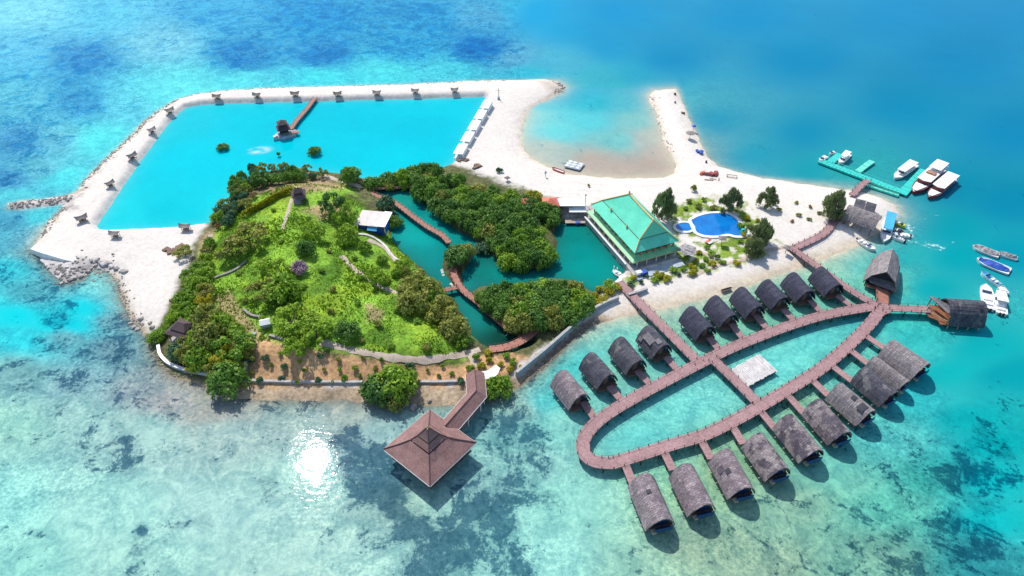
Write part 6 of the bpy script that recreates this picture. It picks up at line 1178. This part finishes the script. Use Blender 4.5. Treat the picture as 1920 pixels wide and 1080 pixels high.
# ================================================================== pontoon and boats
def ptn(label, a, b, wd, mm, z, fl=True):
    p, q = P(*a, .5), P(*b, .5); c = (p + q) / 2; d = q - p; t = thing('pontoon', label, 'pontoon', (c.x, c.y, 0), math.atan2(d.y, d.x)); n = max(2, int(d.length / 2.4)); L = d.length
    for i in range(n): obj('deck_block', MB().box(((i + .5 - n / 2) * L / n, random.uniform(-.05, .05), z + random.uniform(-.03, .03)), (L / n * .96, wd, .35)), M[mm], t)
    mb = MB(); [mb.beam((-L / 2, s_ * wd * .42, z - .22), (L / 2, s_ * wd * .42, z - .22), .5, .3) for s_ in (-1, 1)]; obj('float', mb, M['pontoon'], t)
    if fl:
        mb = MB(); [mb.box(((i + .5 - n / 2) * L / n, s_ * wd * .47, z + .5), (.12, .12, .8)) for i in range(n) for s_ in (-1, 1)]; [mb.beam((-L / 2, s_ * wd * .47, z + .85), (L / 2, s_ * wd * .47, z + .85), .07, .07) for s_ in (-1, 1)]; obj('railing', mb, M['pontoon_pale'], t)
    return t
ptn('long turquoise main pontoon at the end of the brown gangplank', (1537,302), (1690,360), 2.9, 'pontoon', .62); ptn('turquoise finger pontoon at the left end between small white boats', (1556,306), (1575,290), 2.4, 'pontoon', .66, False); ptn('pale turquoise empty finger pontoon in the middle', (1607,323), (1635,303), 2.0, 'pontoon_pale', .66, False)
ptn('wide turquoise finger pontoon beside the big red and white boats', (1690,365), (1733,320), 2.9, 'pontoon', .70, False); ptn('narrow turquoise walkway running close along the near side of the main pontoon', (1627,348), (1685,367), .9, 'pontoon_pale', .55)
def speedboat(label, a, b, W, roof=None, hullm='white', inner=None, rooflen=.55, rooff=-.05, engine=True, name='speedboat', H=.85, cat='boat', group=None, wind=True):
    c, rz, L = heading(a, b); t = thing(name, label, cat, c, rz, group); hull(t, L, W, H, hullm, inner=inner)
    if roof:
        z = H + 1.5; obj('roof', MB().prism([(L * (rooff - rooflen / 2), -W * .44), (L * (rooff + rooflen / 2), -W * .38), (L * (rooff + rooflen / 2) + .2, 0), (L * (rooff + rooflen / 2), W * .38), (L * (rooff - rooflen / 2), W * .44)], z, z + .14), M[roof], t)
        [obj('post', MB().box((L * (rooff + s_ * rooflen * .46), y * W * .36, (z + H * .7) / 2), (.08, .08, z - H * .7)), M['white'], t) for s_ in (-1, 1) for y in (-1, 1)]
    if wind: obj('windscreen', MB().beam((L * .17, -W * .34, H + .28), (L * .17, W * .34, H + .28), .5, .3), M['glass'], t)
    obj('seat', MB().box((-L * .1, 0, H + .05), (L * .12, W * .6, .4)), M['canvas' if not inner else 'white'], t); obj('seat', MB().box((-L * .3, 0, H + .05), (L * .1, W * .6, .4)), M['canvas' if not inner else 'white'], t)
    if engine:
        for y in ((-.4, .4) if W > 2.2 else (0,)): obj('outboard_motor', MB().box((-L / 2 - .25, y, H * .7), (.5, .42, .9), 0, .8), M['black'], t)
    return t
speedboat('white speedboat moored right of the left turquoise finger pontoon', (1590,292), (1573,309), 2.4, 'canvas'); speedboat('big white speedboat with long white roof left of the wide finger pontoon', (1713,311), (1677,337), 3.4, 'white', rooflen=.68)
speedboat('small white boat at the far left tip of the pontoon', (1548,296), (1536,305), 1.8, None); speedboat('tiny white boat beyond the left finger pontoon', (1564,288), (1555,292), 1.3, None)
def ferry(label, a, b, W, two):
    c, rz, L = heading(a, b); t = thing('passenger_boat', label, 'boat', c, rz, 'big red and white boats'); hull(t, L, W, 1.1, 'red', inner='white')
    obj('cabin', MB().box((-L * .1, 0, 1.7), (L * .58, W * .74, 1.4)), M['red'], t); obj('roof', MB().prism([(-L * .46, -W * .47), (L * .2, -W * .47), (L * .24, 0), (L * .2, W * .47), (-L * .46, W * .47)], 2.55, 2.72), M['white'], t)
    if two: obj('upper_roof', MB().prism([(-L * .46, -W * .42), (-L * .14, -W * .42), (-L * .14, W * .42), (-L * .46, W * .42)], 3.7, 3.84), M['white'], t); [obj('post', MB().box((x * L, y * W * .38, 3.2), (.1, .1, 1.0)), M['red'], t) for x in (-.44, -.16) for y in (-1, 1)]; obj('bench', MB().box((-L * .05, 0, 2.95), (1.6, W * .6, .4)), M['brick'], t)
    [obj('window', MB().box((L * (-.3 + .12 * i), s_ * W * .375, 1.8), (.9, .06, .6)), M['glass'], t) for i in range(5) for s_ in (-1, 1)]; obj('bow_deck', MB().prism([(L * .24, -W * .4), (L * .47, -W * .12), (L * .47, W * .12), (L * .24, W * .4)], 1.28, 1.4), M['canvas'], t); obj('flagstaff', MB().tube([(-L * .48, 0, 1), (-L * .49, 0, 3.2)], .06, 5), M['red'], t); return t
ferry('big red and white boat with two level white roof touching the wide finger pontoon', (1762,319), (1711,364), 4.6, True); ferry('outer red and white boat with single white roof at the far right of the pontoon', (1784,337), (1740,374), 4.0, False)
speedboat('long boat with light blue canopy moored off the boat shed', (1668,408), (1656,456), 3.2, 'sky_tarp', rooflen=.66, rooff=-.12); speedboat('white boat drawn up on the beach below the boat shed', (1607,452), (1638,472), 2.2, None, inner='canvas')
speedboat('small yellow green watercraft right of the light blue canopy boat', (1676,419), (1695,428), 1.5, None, 'yellow', engine=False, name='watercraft'); speedboat('dark red watercraft between the yellow one and the white one', (1672,433), (1692,440), 1.7, None, 'red', 'black', name='watercraft'); speedboat('white watercraft with red stern in the foam right of the canopy boat', (1704,445), (1672,442), 1.6, None, 'white', name='watercraft'); speedboat('low white watercraft closest to the pointed gable hut', (1694,455), (1672,447), 1.3, None, 'white', 'canvas', name='watercraft')
def covered(label, a, b, W, mm, seed):
    c, rz, L = heading(a, b); t = thing('covered_boat', label, 'boat', c, rz); hull(t, L, W, .7, 'white'); mb = MB(); r_ = random.Random(seed); secs = []
    for i in range(10):
        f = i / 9; x = (f - .5) * L * .9; w_ = W * .44 * math.sin(math.pi * min(max(f, .06), .94)) ** .4; secs.append([(x, -w_, .72), (x, -w_ * .5, 1.05 + r_.uniform(-.1, .25)), (x, 0, 1.25 + r_.uniform(-.15, .3)), (x, w_ * .5, 1.05 + r_.uniform(-.1, .25)), (x, w_, .72)])
    obj('tarpaulin', mb.loft(secs), M[mm], t); obj('rope', MB().tube([(L * .45, 0, .9), (L * .55, .2, .3)], .05, 4), M['wood'], t); return t
covered('white boat under crumpled grey brown tarpaulin, farthest of the moored cluster', (1872,482), (1823,464), 3.2, 'grey_tarp', 1); covered('smaller boat under grey brown tarpaulin at the far right of the moored cluster', (1906,487), (1870,477), 2.2, 'grey_tarp', 2); covered('white boat under bright blue tarpaulin in the moored cluster', (1892,512), (1831,488), 4.0, 'blue_tarp', 3)
speedboat('narrow white and blue boat in the middle of the moored cluster', (1872,538), (1839,514), 1.9, None, 'white', 'sky_tarp'); speedboat('large white speedboat left of the two near the long barrel roofed hut', (1852,583), (1845,538), 3.3, None, rooff=.1); speedboat('white speedboat with white canopy, nearest and right in the moored cluster', (1876,592), (1868,554), 3.0, 'white', rooflen=.5, rooff=.12); speedboat('little round white tender between the white speedboats and the blue boat', (1884,554), (1872,540), 2.0, None, 'white', 'canvas', engine=False, wind=False, name='tender')
